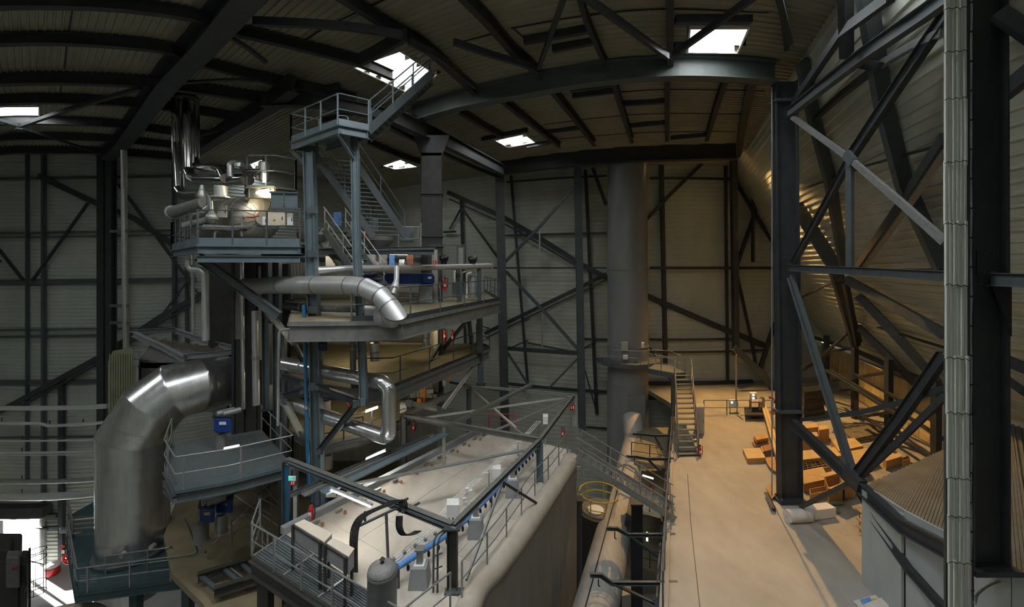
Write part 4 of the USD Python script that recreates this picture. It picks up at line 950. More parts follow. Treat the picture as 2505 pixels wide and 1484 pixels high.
# pipes along the left wall
def wall_pipe(label, pts, r, m='bright_pipe', d=29.5):
    t = Thing('wall_pipe', label, 'pipe')
    P = [at(x, y, d / math.cos((x - 74) / 1000)) for x, y in pts]
    t.part('pipe', tube(P, r, 10), m, 40)
    for k in range(0, len(P), 2): t.part('hanger', box(P[k] + (0, .1, r + .12), (.05, .05, .25)), 'mid_steel')
xs_ = (-150, -90, -40, 0, 50, 100, 150, 200, 262)
def sag(y0, y1): return [(x, y0 - (y0 - y1) * ((x - 60) / 200) ** 2 * (1 if x > 60 else .6)) for x in xs_]
wall_pipe('thick silver pipe along the left wall, topmost of the run', sag(998, 993), .17)
wall_pipe('silver pipe with a short step along the left wall, second from the top', [(-150, 1030), (-60, 1034), (0, 1035), (98, 1035), (118, 1041), (150, 1040), (200, 1037), (262, 1032)], .11)
wall_pipe('thin silver pipe along the left wall, third from the top', sag(1078, 1073), .07)
wall_pipe('silver pipe along the left wall, fourth from the top', sag(1107, 1101), .09)
wall_pipe('slim silver pipe running just under the fourth one on the left wall', sag(1113, 1107), .05)
wall_pipe('broad bright pipe along the left wall, lowest one above the roller door', sag(1215, 1203), .26)
wall_pipe('dull pipe lying directly above the lowest bright pipe on the left wall', sag(1178, 1170), .16, 'dull_aluminium', 30.5)
dp = Thing('downpipe', 'tall brass-tinted downpipe beside the dark left wall column', 'pipe')
dp.part('pipe', tube([at(303, 368, 27), at(305, 640, 27), at(309, 856, 27)], .17, 12), 'dull_aluminium', 40)
for y in (565, 748, 790): dp.part('clamp', pbox(268, y - 3, 316, y + 3, 26.9, .3), 'mid_steel')

# roller door and what stands on the ground by it
dr = Thing('door_1', kind='structure')
def dw(x, y, o=0): return at(x, y, d_left(x) - o)
dr.part('lintel', bar([dw(-30, 1262, .3), dw(40, 1263, .3), dw(142, 1260, .3)], .3, .28), 'mid_steel')
dr.part('roller_box', bar([dw(-30, 1248, .6), dw(40, 1249, .6), dw(116, 1247, .6)], .7, .75), 'machine_dark')
dr.part('frame_post', bar([dw(108, 1268, .1), dw(108, 1382, .1)], .24, .2, UPY), 'galvanised')
dr.part('guide_rail', bar([dw(100, 1268, .05), dw(100, 1380, .05)], .12, .12, UPY), 'white_paint')
dr.part('frame_post', bar([dw(-24, 1268, .1), dw(-24, 1382, .1)], .24, .2, UPY), 'galvanised')
dr.part('door_leaf', bar([dw(2, 1272, -.3), dw(2, 1380, -.3)], .5, .1, UPY), 'grey_paint')
bk = Thing('waste_bin', 'white and red round bin on the ground next to the roller door', 'bin')
p = at(128, 1391, 32); p[2] = GZ
bk.part('body', lathe(p, [(.42, 0), (.46, .1), (.46, .72), (.3, .78)], 16), 'white_paint', 30)
bk.part('band', lathe(p + (.12, -.1, .05), [(.42, 0), (.42, .5)], 16), 'red_paint', 30)
hr = Thing('hose_reel', 'red fire hose reel on the wall column by the roller door', 'hose reel')
p = at(167, 1365, 30.6)
hr.part('drum', cyl(p, p + (.08, .32, 0), .34, 20), 'white_paint', 30)
hr.part('rim', tube([p + (.38 * math.cos(a), -.03, .38 * math.sin(a)) for a in np.linspace(0, 2 * math.pi, 25)], .06, 6), 'red_paint', 40)
for a in (0, 1.05, 2.09): hr.part('spoke', bar([p + (.36 * math.cos(a), -.04, .36 * math.sin(a)), p - (.36 * math.cos(a), .04, .36 * math.sin(a))], .05, .05), 'red_paint')
hr.part('stand', box(p + (.1, .3, -.5), (.12, .12, 1.2)), 'red_paint')
sgb = Thing('wall_notice', 'small white notice with a red sign above it on the left wall post', 'sign')
sgb.part('notice', pbox(150, 1345, 158, 1354, 31.4, .03), 'white_paint'); sgb.part('red_sign', pbox(150, 1334, 158, 1340, 31.4, .03), 'sign_red')
jb = Thing('junction_box', 'pale junction box on the left wall post above the hose reel', 'box')
jb.part('body', pbox(146, 1294, 164, 1304, 31.2, .3, .03), 'grey_paint'); jb.part('cover', pbox(148, 1296, 162, 1302, 31.17, .04), 'grey_paint')
lc = Thing('ladder_cage', 'thin hooped safety cage of a ladder standing in the light of the roller door', 'ladder cage')
def hoop(c, r, n=18): return [c + (r * math.cos(a), r * math.sin(a), 0) for a in np.linspace(0, 2 * math.pi, n)]
c0 = at(91, 1450, 24)
for y in (1346, 1364, 1424, 1448):
    c = at(91, y, 24); lc.part('hoop', tube(hoop(c, .38), .018, 5), 'black_plastic')
for a in (0, 1.3, 2.6, 3.9, 5.2): lc.part('upright', tube([at(91, 1344, 24) + (.38 * math.cos(a), .38 * math.sin(a), 0), c0 + (.38 * math.cos(a), .38 * math.sin(a), 0)], .014, 5), 'black_plastic')
lc.part('pole', tube([at(72.5, 1340, 24), at(72.5, 1500, 24)], .05, 6), 'black_plastic')
lc.part('cross_rail', bar([at(60, 1368, 24), at(107, 1380, 24)], .03, .03), 'black_plastic')
mc = Thing('dark_machine', 'dark bulky machine with grey covers at the lower left edge by the daylight', 'machine')
mc.part('body', pbox(-60, 1372, 48, 1600, 23, 2.5, .1), 'machine_dark')
mc.part('cover', pbox(14, 1362, 48, 1440, 22.7, .6, .08), 'machine_grey')
mc.part('head', pbox(-20, 1344, 25, 1372, 23.2, 1.2, .08), 'machine_dark')
mc.part('side_box', pbox(48, 1380, 66, 1500, 23, 1.2, .06), 'machine_dark')
mc.part('arm', bar([at(24, 1358, 23), at(64, 1362, 23)], .1, .08), 'machine_dark')
mc.part('red_grip', pbox(30, 1390, 40, 1393, 22.6, .1), 'red_paint')
mc.part('hose', tube(bend([at(60, 1412, 22.8), at(66, 1430, 22.8), at(58, 1446, 22.8)], .2), .03, 6), 'black_rubber', 40)
vd = Thing('vessel_lid', 'pale shallow vessel lid cut by the bottom left edge of the view', 'vessel')
vd.part('lid', lathe(at(60, 1625, 14), [(2.2, 0), (2.1, .45), (1.2, .66), (.3, .7)], 32), 'roll_cladding', 40)
vd.part('knob', lathe(at(60, 1625, 14) + (.0, 0, .68), [(.2, 0), (.2, .1), (.1, .14)], 14), 'white_paint', 40)

# ================================================================== boiler tower and its decks
# vent pipes through the roof
vp = Thing('vent_pipe', 'slim shiny vent pipe dropping from the roof, leftmost of the three', 'pipe')
duct(vp, [at(x, y, d) for x, y, d in ((432, 226, 21.8), (434, 350, 21.8), (438, 462, 21.6), (445, 476, 21.2), (458, 479, 20.0), (494, 479, 16.6))], .24, 'polished', 16, name='pipe_length')
vp.part('roof_collar', lathe(at(432, 243, 21.8), [(.42, 0), (.42, .08), (.3, .14), (.25, .6)], 18), 'machine_dark', 40)
vp = Thing('vent_pipe', 'thicker shiny vent pipe dropping from the roof and turning right above the drum', 'pipe')
duct(vp, [at(x, y, d) for x, y, d in ((461, 226, 21.6), (461, 330, 21.6), (461, 415, 21.6), (467, 431, 21.3), (482, 439, 20.6), (540, 440, 18.2), (606, 439, 16.4))], .24, 'polished', 18, name='pipe_length')
vp.part('roof_collar', lathe(at(461, 242, 21.6), [(.48, 0), (.48, .08), (.34, .14), (.26, .6)], 18), 'machine_dark', 40)
vp = Thing('vent_pipe', 'shiny vent pipe partly hidden behind the thicker one, bending over the drum', 'pipe')
duct(vp, [at(x, y, d) for x, y, d in ((477, 234, 22.6), (477, 390, 22.6), (481, 405, 22.2), (492, 412, 21.4), (530, 411, 18.4), (545, 416, 17.6), (553, 436, 17.2))], .22, 'polished', 16, name='pipe_length')
sl_ = Thing('swan_neck_pipe', 'shiny swan-neck vent rising above the steam drum', 'pipe')
sl_.part('pipe', tube(bend([at(563, 432, 16.4), at(563, 397, 16.4), at(582, 397, 16.4), at(582, 412, 16.4)], .16, 6), .12, 12), 'aluminium', 40)
sl_.part('pipe_end', lathe(at(584, 413, 16.4), [(.06, 0), (.17, .08), (.17, .22), (.1, .3)], 14), 'aluminium', 40)

# steam drum
sd = Thing('steam_drum', 'large horizontal steam drum in seamed metal lagging with a domed end', 'boiler drum')
a_, b_ = at(520, 545, 18.6), at(622, 536, 16.4); ax = unit(b_ - a_); R_ = .93
sd.part('shell', cyl(a_, b_, R_, 36), 'drum_lagging', 30)
s_ = unit(np.cross(ax, (0, 0, 1))); w_ = np.cross(s_, ax); dome = []
prof = [(R_, 0), (.9, .22), (.78, .42), (.55, .58), (.28, .66), (.02, .68)]
n = 36; V = []; F = []
for r, h in prof: V += [b_ + ax * h + s_ * r * math.cos(t) + w_ * r * math.sin(t) for t in np.arange(n) * 2 * math.pi / n]
for i in range(len(prof) - 1):
    for j in range(n):
        p, q = i * n + j, i * n + (j + 1) % n; F += [(p, q, q + n), (p, q + n, p + n)]
sd.part('domed_end', (np.array(V), np.array(F)), 'drum_lagging', 60)
for j in range(0, n, 2):
    t = j * 2 * math.pi / n
    sd.part('lagging_seam', tube([b_ + ax * (h + .01) + (s_ * math.cos(t) + w_ * math.sin(t)) * (r + .004) for r, h in prof[:5]], .009, 4), 'machine_grey')
for k in (.25, .5, .75, 1): 
    c = lerp(a_, b_, k); sd.part('lagging_band', tube([c + (s_ * math.cos(t) + w_ * math.sin(t)) * (R_ + .004) for t in np.linspace(0, 2 * math.pi, 30)], .014, 4), 'dull_aluminium')
sd.part('saddle', box(lerp(a_, b_, .3) - (0, 0, 1.05), (.9, .5, .6), .2), 'machine_dark'); sd.part('saddle', box(lerp(a_, b_, .9) - (0, 0, 1.05), (.9, .5, .6), .2), 'machine_dark')
sd.part('manhole_cover', cyl(b_ + ax * .62, b_ + ax * .78, .3, 18), 'dull_aluminium', 40)
cabinet('instrument_cabinet', 'cream instrument panel with a yellow warning sticker before the drum end', 'cabinet', 655, 515, 698, 553, 14.95, .15, 'cream_paint')
solid('warning_sticker', 'small yellow triangular warning sticker on the cream instrument panel', 'sticker', hull([at(671, 532, 14.90), at(667.5, 538, 14.90), at(674.5, 538, 14.90), at(671, 532, 14.89), at(667.5, 538, 14.89), at(674.5, 538, 14.89)]), 'yellow_paint')
cabinet('notice_board', 'white notice board with red print on the post right of the drum', 'sign', 702, 522, 717, 552, 15.1, .04, 'white_paint')
cabinet('gauge_panel', 'small dark-framed gauge panel beside the cream instrument panel', 'gauge', 642, 530, 653, 551, 15.0, .06, 'white_paint')
cabinet('instrument_box', 'yellowed square instrument box left of the drum', 'box', 532, 502, 556, 533, 15.3, .25, 'beige_steel')
lb = Thing('level_bottle', 'white rounded condensate pot hanging left of the yellowed box', 'vessel')
lb.part('pot', lathe(at(518, 548, 15.0), [(.02, 0), (.14, .06), (.2, .2), (.2, .3), (.12, .4), (.08, .46)], 18), 'galvanised', 50)
lb.part('neck', cyl(at(517, 519, 15.0), at(515, 480, 15.0), .09, 12), 'aluminium', 40)
for lab, pts, r, m in (('shiny pipe descending in front of the drum', [(512, 478), (512, 506), (500, 514)], .09, 'aluminium'), ('bent shiny tube ending above the drum platform kickplate', [(536, 566), (527, 566), (524, 590)], .05, 'aluminium'), ('grey lagged pipe running under the rails to the drum', [(450, 552), (490, 542), (520, 535)], .13, 'lagging'), ('wide vertical branch below the horizontal vent pipe', [(540, 455), (540, 482)], .22, 'dull_aluminium'),
                        ('low grey header pipe along the drum platform', [(500, 556), (560, 560), (600, 558)], .12, 'lagging'), ('thin pipe pair standing before the drum shell', [(592, 578), (592, 535), (598, 530)], .05, 'galvanised'), ('red small-bore pipe on the drum flank', [(604, 531), (620, 531), (632, 528)], .025, 'red_paint')):
    t = Thing('drum_pipe', lab, 'pipe'); t.part('pipe', tube(bend([at(x, y, 15.0) for x, y in pts], .12), r, 10), m, 40); t.part('flange', lathe(at(*pts[-1], 15.0) - (0, 0, .03), [(r * 1.5, 0), (r * 1.5, .05)], 12), m)
vh = Thing('safety_valve', 'green-capped valve at the end of the leftmost vent pipe', 'valve')
vh.part('body', lathe(at(494, 484, 16.0), [(.12, 0), (.16, .1), (.1, .3), (.06, .5)], 12), 'dull_aluminium', 40); vh.part('cap', lathe(at(494, 470, 16.0), [(.1, 0), (.1, .1)], 12), 'green_paint'); vh.part('brass_ring', lathe(at(498, 485, 15.9), [(.12, 0), (.12, .04)], 12), 'brass')
tr2 = Thing('inclined_chute', 'dull metal chute sloping down to the left beside the drum platform rail', 'chute')
tr2.part('trough', cyl(at(424, 519, 17.2), at(502, 496, 15.8), .24, 18), 'lagging', 40); tr2.part('end_plate', cyl(at(422, 520, 17.25), at(424, 519, 17.2), .3, 18), 'galvanised', 40)

dpl = Thing('drum_platform', 'blue-grey steel platform with rails carrying the steam drum', 'platform')
zd = 11.3
P = deck(dpl, [(482, 598), (734, 600), (760, 606.5), (560, 621), (420, 610)], zd, .05, 'grating', 'blue_grey', .26, (0, 1, 4))
railing(dpl, [P[4], P[0], P[1]], 1.2, 1.15, 'mid_steel', toe=.24, toe_m='blue_grey')
railing(dpl, [P[4], P[3]], 1.2, 1.6, 'mid_steel')
dpl.part('lower_beam', ibeam([P[0] - (0, 0, .5), P[1] - (0, 0, .5)], .15, .22), 'blue_grey')
dpl.part('knee_brace', ibeam([at(485, 628, 15.4), at(682, 772, 15.4)], .22, .3), 'mid_steel')
dpl.part('support_beam', ibeam([at(640, 628, 15.2), at(752, 610, 15.2)], .2, .4), 'mid_steel')
ul = Thing('upper_platform', 'small railed steel platform above the drum with a lit lamp below', 'platform')
zu = 13.55
P = deck(ul, [(606, 455), (672, 455), (724, 463), (722, 480), (600, 470)], zu, .05, 'grating', 'frame_grey', .42)
railing(ul, [P[4], P[0], P[1], P[2]], 1.15, 1.0, 'mid_steel')
railing(ul, [P[2], P[3]], 1.15, 1.0, 'mid_steel')
for x0, x1 in ((663, 693), (697, 728)): ul.part('sheet_panel', pbox(x0, 472, x1, 508, 14.9, .04), 'blue_grey')
ul.part('panel_frame', bar([at(660, 470, 14.85), at(730, 472, 14.85)], .06, .06), 'mid_steel'); ul.part('panel_frame', bar([at(660, 510, 14.85), at(738, 511, 14.85)], .06, .06), 'mid_steel')
def tube_lamp(label, a, b, m='tube_white', r=.035, body=True, name='tube_lamp'):
    t = Thing(name, label, 'lamp'); a, b = np.asarray(a, float), np.asarray(b, float)
    t.part('tube', cyl(a, b, r, 8), m)
    if body: t.part('housing', bar([lerp(a, b, -.03) + (0, .03, r + .03), lerp(a, b, 1.03) + (0, .03, r + .03)], .07, .04), 'grey_paint')
tube_lamp('lit tube lamp under the upper platform shining on the drum dome', at(612, 474, 15.5), at(658, 469, 15.1), 'tube_warm', .07)
tube_lamp('short bright lamp on the rail of the upper platform', at(646, 446, 15.0), at(647, 424, 15.0), 'tube_warm', .05, False)
sh = Thing('silencer', 'shiny upright silencer behind the upper platform rail', 'silencer')
sh.part('body', lathe(at(645, 442, 15.9), [(.18, 0), (.18, .7), (.12, .76)], 16), 'aluminium', 40); sh.part('branch', lathe(at(634, 440, 15.9), [(.13, 0), (.13, .5), (.08, .55)], 14), 'dull_aluminium', 40)
vl = Thing('valve_cluster', 'cluster of small black valves on the upper platform', 'valves')
for k in range(6): vl.part('valve', lathe(at(598 + k * 6, 432 - (k % 2) * 4, 15.6), [(.05, 0), (.09, .08), (.05, .16), (.11, .2), (.11, .23)], 10), 'black_plastic', 40)

# boiler casing: dark tower and the beige casing behind the decks
bc = Thing('boiler_tower', 'dark sheet-clad boiler tower rising behind the valve drives', 'boiler')
bc.part('casing', pbox(566, 634, 640, 1150, 19, 4.5), 'machine_dark')
for x in (566, 590, 620): bc.part('stiffener', pbox(x, 632, x + 7, 1150, 18.9, .16), 'anthracite')
bc.part('casing', pbox(510, 634, 568, 900, 23.2, 2), 'machine_dark'); bc.part('wall_panel', pbox(572, 640, 600, 830, 18.95, .1), 'machine_grey'); bc.part('wall_panel', pbox(632, 650, 648, 880, 18.85, .1), 'beige_steel')
bc.part('casing', pbox(640, 645, 705, 1110, 20.5, 4), 'machine_dark')
bb = Thing('boiler_casing', 'ribbed beige boiler casing lit by lamps behind the decks', 'boiler')
bb.part('casing', pbox(700, 628, 1070, 1140, 24.2, 3), 'beige_steel')
for k in range(46): bb.part('rib', pbox(703 + k * 8, 636, 705.5 + k * 8, 1135, 24.12, .1), 'beige_steel')
for z_ in (11.0, 8.5, 5.8, 2.7): bb.part('band', bar([at(700, 655, 24.1) * (1, 1, 0) + (0, 0, z_), at(1070, 655, 24.1) * (1, 1, 0) + (0, 0, z_)], .1, .25), 'anthracite')
sqd = Thing('square_duct', 'broad dark square duct climbing to the roof beside the stairs', 'duct')
sqd.part('shaft', pbox(1030, 372, 1082, 735, 23.4, 1.3, .03), 'machine_dark')
for y in (470, 575, 600): sqd.part('joint_flange', pbox(1028, y, 1084, y + 4, 23.3, 1.5), 'anthracite')
sqd.part('haunch', hull([at(x, y, d) for d in (23.4, 24.7) for x, y in ((1030, 380), (1082, 380), (1010, 330), (1100, 330))]), 'anthracite')

# main columns, blue drain pipe
mcol = Thing('tower_column', 'blue-grey column carrying the left side of the top platform', 'column')
mcol.part('shaft', ibeam([at(757, 372, 15), at(763, 620, 15), at(772, 850, 15), at(779, 1235, 15)], .3, .36, (1, 0, 0), .03, .03), 'blue_grey')
for y in (505, 612, 750): mcol.part('splice_plate', pbox(752, y, 778, y + 16, 14.8, .03), 'mid_steel')
mcol.part('base_plate', box(at(779, 1240, 15), (.6, .5, .06)), 'mid_steel')
mcol2 = Thing('tower_column', 'slimmer pale column under the right corner of the top platform', 'column')
mcol2.part('shaft', ibeam([at(868, 328, 14.2), at(873, 620, 14.2), at(882, 780, 14.2), at(891, 990, 14.2)], .2, .25, (1, 0, 0), .025, .02), 'blue_grey')
mcol2.part('foot_bracket', pbox(877, 975, 898, 992, 14.1, .25), 'blue_grey')
for lab, a, b, w in (('dark column standing behind the blue drain pipe', (693, 800, 16.2), (693, 1180, 16.2), .2), ('dark column at the left flank of the tower above the side platform', (678, 640, 16.8), (680, 1120, 16.8), .26), ('dark tower column between tower casing and long pipe', (652, 640, 17.2), (656, 1000, 17.2), .3), ('dark steel column carrying the right end of the lowest deck edge', (1173, 770, 21.8), (1176, 940, 21.8), .3), ('beige column standing beside the square duct on the lower deck', (1064, 610, 21), (1066, 960, 21), .28), ('dark column right of the beige deck column', (1074, 690, 21.2), (1078, 1000, 21.2), .3), ('slim dark post dividing the rails at the right of the first deck', (1120, 655, 21.0), (1124, 760, 21.0), .2), ('slender column between the two lower decks at their right end', (1172, 650, 21.4), (1174, 860, 21.4), .2)):
    t = Thing('deck_column', lab, 'column'); t.part('shaft', ibeam([at(*a), at(*b)], w, w, (1, 0, 0), .02, .02), 'beige_steel' if 'beige column s' in lab else 'mid_steel'); t.part('base_plate', box(at(*b), (w * 1.6, w * 1.6, .04)), 'anthracite')
bl = Thing('drain_pipe', 'long vertical blue drain pipe beside the tower column', 'pipe')
bl.part('pipe', tube([at(743, 745, 14.6), at(748, 930, 14.6), at(756, 1212, 14.6)], .062, 10), 'pipe_blue', 40)
bl.part('coupling', cyl(at(750.5, 992, 14.6), at(751, 1000, 14.6), .085, 10), 'galvanised', 40)
bl2 = Thing('blue_post', 'dark blue post under the beam corner beside the exit sign', 'post')
bl2.part('shaft', bar([at(705, 1140, 13.9), at(709, 1272, 13.9)], .16, .2, UPY), 'pipe_blue'); bl2.part('backing', pbox(709, 1150, 716, 1262, 13.85, .1), 'machine_dark')

# top platform with its two flights
tp = Thing('top_platform', 'pale blue-grey top platform with rails high under the roof hatch', 'platform')
zt = 15.2
L, N, Rr = on(712, 346, zt), on(829, 304, zt), on(902, 318, zt); Bk = L + Rr - N
tp.part('deck', prism([L, N, Rr, Bk], zt - .06, zt), 'grating')
for a, b in ((L, N), (N, Rr), (Rr, Bk), (Bk, L)): tp.part('edge_beam', channel([a - (0, 0, .17), b - (0, 0, .17)], .12, .28), 'blue_grey')
railing(tp, [L, N, Rr], 1.02, 1.1, 'blue_grey', toe=.2, toe_m='blue_grey', mids=(.5,))
railing(tp, [L, Bk], 1.02, 1.1, 'blue_grey')
tp.part('bracket', ibeam([N - (0, 0, .3), at(866, 388, 14.2)], .1, .16), 'blue_grey'); tp.part('bracket', ibeam([L - (0, 0, .3), at(746, 400, 15)], .1, .16), 'mid_steel')
tp.part('loop_handle', tube(bend([N + (-.2, .4, 0), N + (-.2, .4, .45), N + (.1, .5, .45), N + (.1, .5, 0)], .1), .02, 6), 'galvanised', 40)
uf = Thing('roof_stairs', 'steep railed flight of steps climbing from the top platform to the roof hatch', 'stairs')
a, b = at(900, 320, 14.0), at(1060, 176, 16.6)
flight(uf, a, b, np.array([-.25, .85, 0]), 15, 'mid_steel', 'grating', 'blue_grey', 1.0)
lf = Thing('tower_stairs', 'dim steep flight of steps descending from the top platform to the gallery', 'stairs')
a, b = at(912, 578, 16.4), at(771, 380, 15.2); wv = at(994, 604, 17.0) - a; wv[2] = 0
flight(lf, a, b, wv, 18, 'mid_steel', 'grating', 'mid_steel', .95)

# gallery level
gl = Thing('gallery_deck', 'narrow steel gallery with rails below the tower stairs', 'platform')
zg = 11.35
P = [at(740, 0, 17.6) * (1, 1, 0) + (0, 0, zg), at(900, 0, 17.2) * (1, 1, 0) + (0, 0, zg), at(1062, 0, 17.6) * (1, 1, 0) + (0, 0, zg), at(1050, 0, 23) * (1, 1, 0) + (0, 0, zg), at(760, 0, 23.5) * (1, 1, 0) + (0, 0, zg)]
deck(gl, P, zg, .06, 'grating', 'mid_steel', .22, (0, 1))
railing(gl, [P[0] + (1.0, .3, 0), lerp(P[0], P[1], .75)], 1.1, 1.0, 'galvanised', mids=(.33, .66))
railing(gl, [at(975, 0, 19.5) * (1, 1, 0) + (0, 0, zg), at(1030, 0, 19.5) * (1, 1, 0) + (0, 0, zg), at(1030, 0, 17.8) * (1, 1, 0) + (0, 0, zg)], 1.1, 1.0, 'galvanised')
gl.part('front_beam', ibeam([at(763, 614, 16.9), at(900, 610, 16.9), at(1065, 606, 16.9)], .1, .14), 'mid_steel')
gs = Thing('gallery_stairs', 'light railed flight of steps from the gallery down to the first deck', 'stairs')
flight(gs, at(890, 700, 15.8), at(792, 560, 16.6), np.array([.75, .25, 0]), 12, 'mid_steel', 'grating', 'galvanised', .9)
cabinet('dosing_tank', 'small blue square tank standing on the gallery behind the rails', 'tank', 816, 519, 835, 553, 20.5, .5, 'header_blue')
cabinet('control_cabinet', 'pale grey control cabinet seen through the tower stairs', 'cabinet', 903, 535, 925, 568, 20.6, .5, 'blue_grey')
cabinet('control_cabinet', 'pale grey control cabinet right of the tower stairs foot', 'cabinet', 978, 553, 1012, 590, 20.2, .6, 'blue_grey')
cabinet('control_cabinet', 'light two-door cabinet beneath the tower stairs', 'cabinet', 862, 556, 884, 590, 20.4, .5, 'grey_paint', doors=2)
hp = Thing('hopper', 'grey conical hopper hanging below the gallery', 'hopper')
hp.part('cone', lathe(at(926, 614, 20), [(.15, -.2), (.5, .25), (.75, .5), (.75, .7)], 16), 'lagging', 40); hp.part('spout', cyl(at(926, 614, 20), at(926, 640, 20), .14, 12), 'lagging', 40)
hz = Thing('lagged_vessel', 'rounded lagged vessel end beside the tower column at gallery height', 'vessel')
hz.part('shell', cyl(at(742, 574, 18.6), at(790, 574, 18.0), .34, 20), 'lagging', 40); hz.part('end_cap', lathe(at(790, 574, 18.0), [(.02, -.3), (.3, 0), (.02, .3)], 16), 'lagging', 40)
extinguisher('fire extinguisher hanging under the tower stairs on the gallery', at(893, 584, 19))
tk = Thing('inclined_conveyor', 'sloping lagged pipe running beside the gallery steps', 'pipe'); tk.part('pipe', tube([at(788, 592, 18.2), at(838, 652, 17.6)], .16, 12), 'lagging', 40); tk.part('flange', pbox(789, 587, 802, 596, 18.1, .3), 'beige_steel')

# decks one to three
def big_deck(name, label, px, z, m, rail_from, rail_to, toe, bh, step=2.0, mids=(.5,)):
    t = Thing(name, label, 'deck')
    P = deck(t, px, z, .1, m, 'machine_grey', bh)
    base = P[rail_from:rail_to + 1]
    railing(t, base, 1.12, step, 'mid_steel', .024, mids, toe, 'anthracite')
    return t, P
dk1, P1 = big_deck('upper_deck', 'upper steel deck with cabinets and rails to the right of the curled pipe', [(707, 787), (860, 786), (985, 783), (1110, 757), (1222, 735), (1185, 713), (1065, 729), (720, 729)], 8.74, 'yellow_floor', 1, 5, .18, .55)
dk2, P2 = big_deck('middle_deck', 'middle deck with a lit yellowish floor below the curled pipe', [(707, 925), (860, 950), (962, 948), (1085, 898), (1198, 852), (1165, 838), (1065, 843), (710, 843)], 6.0, 'yellow_floor', 1, 5, .14, .42)
dk3, P3 = big_deck('lower_deck', 'small lower deck with a dark grating between the lagged pipes', [(708, 1050), (784, 1094), (880, 1072), (1000, 1022), (1010, 978), (708, 978)], 2.9, 'yellow_floor', 1, 3, .1, .26)
gt = Thing('grating_landing', 'dark grating landing with a drooping edge below the lower lagged pipe', 'platform')
q = [on(786, 1092, 3.0), on(888, 1068, 3.0), on(868, 1062, 3.0), on(800, 1080, 3.0)]
gt.part('deck', prism(q, 2.95, 3.02), 'grating'); railing(gt, [q[0] + (0, .2, 0), q[1]], .9, .8, 'machine_dark')
for a, b, w, lab in (((770, 946, 14.6), (876, 982, 14.6), .24, 'dark beam from the tower column to the slim column foot'), ((687, 917, 15.4), (744, 938, 15.0), .2, 'dark short beam left of the blue drain pipe, upper'), ((690, 968, 15.4), (742, 956, 15.2), .22, 'dark short beam left of the blue drain pipe, lower'), ((872, 988, 14.3), (782, 1102, 14.8), .22, 'dark diagonal strut under the slim column'), ((696, 982, 15.2), (738, 1062, 15.2), .2, 'pale diagonal strut left of the blue drain pipe'), ((640, 745, 15.8), (720, 838, 15.8), .2, 'pale diagonal knee under the drum level'), ((720, 840, 15.4), (752, 905, 15.4), .16, 'thin diagonal brace crossing behind the blue drain pipe'), ((1000, 985, 17.5), (1070, 1000, 19), .22, 'olive beam behind the shiny vertical pipe'), ((1082, 1002, 19), (1172, 878, 22), .16, 'olive diagonal brace under the middle deck end'), ((1018, 945, 18), (1078, 840, 21), .14, 'dim diagonal brace behind the rails of the middle deck'), ((1070, 870, 21.6), (1166, 755, 22), .2, 'dark diagonal brace from the deck end to the upper deck'), ((1155, 850, 22), (1145, 760, 22), .2, 'dark upright brace under the end of the upper deck')):
    t = Thing('tower_brace', lab, 'steel brace'); A, B = at(*a), at(*b); t.part('bar', ibeam([A, B], w * .7, w), 'beige_steel' if 'pale' in lab or 'olive' in lab else 'anthracite')
    for e in (A, B): t.part('end_plate', box(e, (w * 1.2, .04, w * 1.2)), 'mid_steel')

# pipes on the tower
cp = Thing('curled_pipe', 'thick silver-grey lagged pipe curling back on itself in front of the decks', 'pipe')
duct(cp, [at(x, y, d) for x, y, d in ((600, 700, 16.8), (690, 697, 15.4), (775, 697, 14.6), (855, 698, 13.8), (893, 703, 13.5), (930, 722, 13.25), (952, 748, 13.1), (966, 768, 13.0), (958, 777, 13.35), (930, 775, 13.9), (896, 769, 14.8))], .325, 'dull_aluminium', 24, name='pipe_length', seam_m='dark_steel_pipe')
cp.part('branch', tube(bend([at(962, 718, 13.2), at(969, 700, 13.3), at(971, 655, 14.4)], .1), .09, 10), 'dull_aluminium', 40); cp.part('reducer', cyl(at(965, 708, 13.25), at(970, 685, 13.6), .16, 14, .08), 'dull_aluminium', 40)
hpz = Thing('header_pipe', 'long thin pale pipe running level above the curled pipe to the far end', 'pipe')
duct(hpz, [at(x, y, d) for x, y, d in ((778, 661, 14.4), (860, 657, 15), (930, 656, 16), (1060, 653.5, 19), (1130, 652, 20.5), (1203, 650, 22))], .135, 'dull_aluminium', 14, name='pipe_length'); hpz.part('end_flange', cyl(at(1200, 650, 21.9), at(1203, 650, 22.0), .19, 14), 'galvanised', 40)
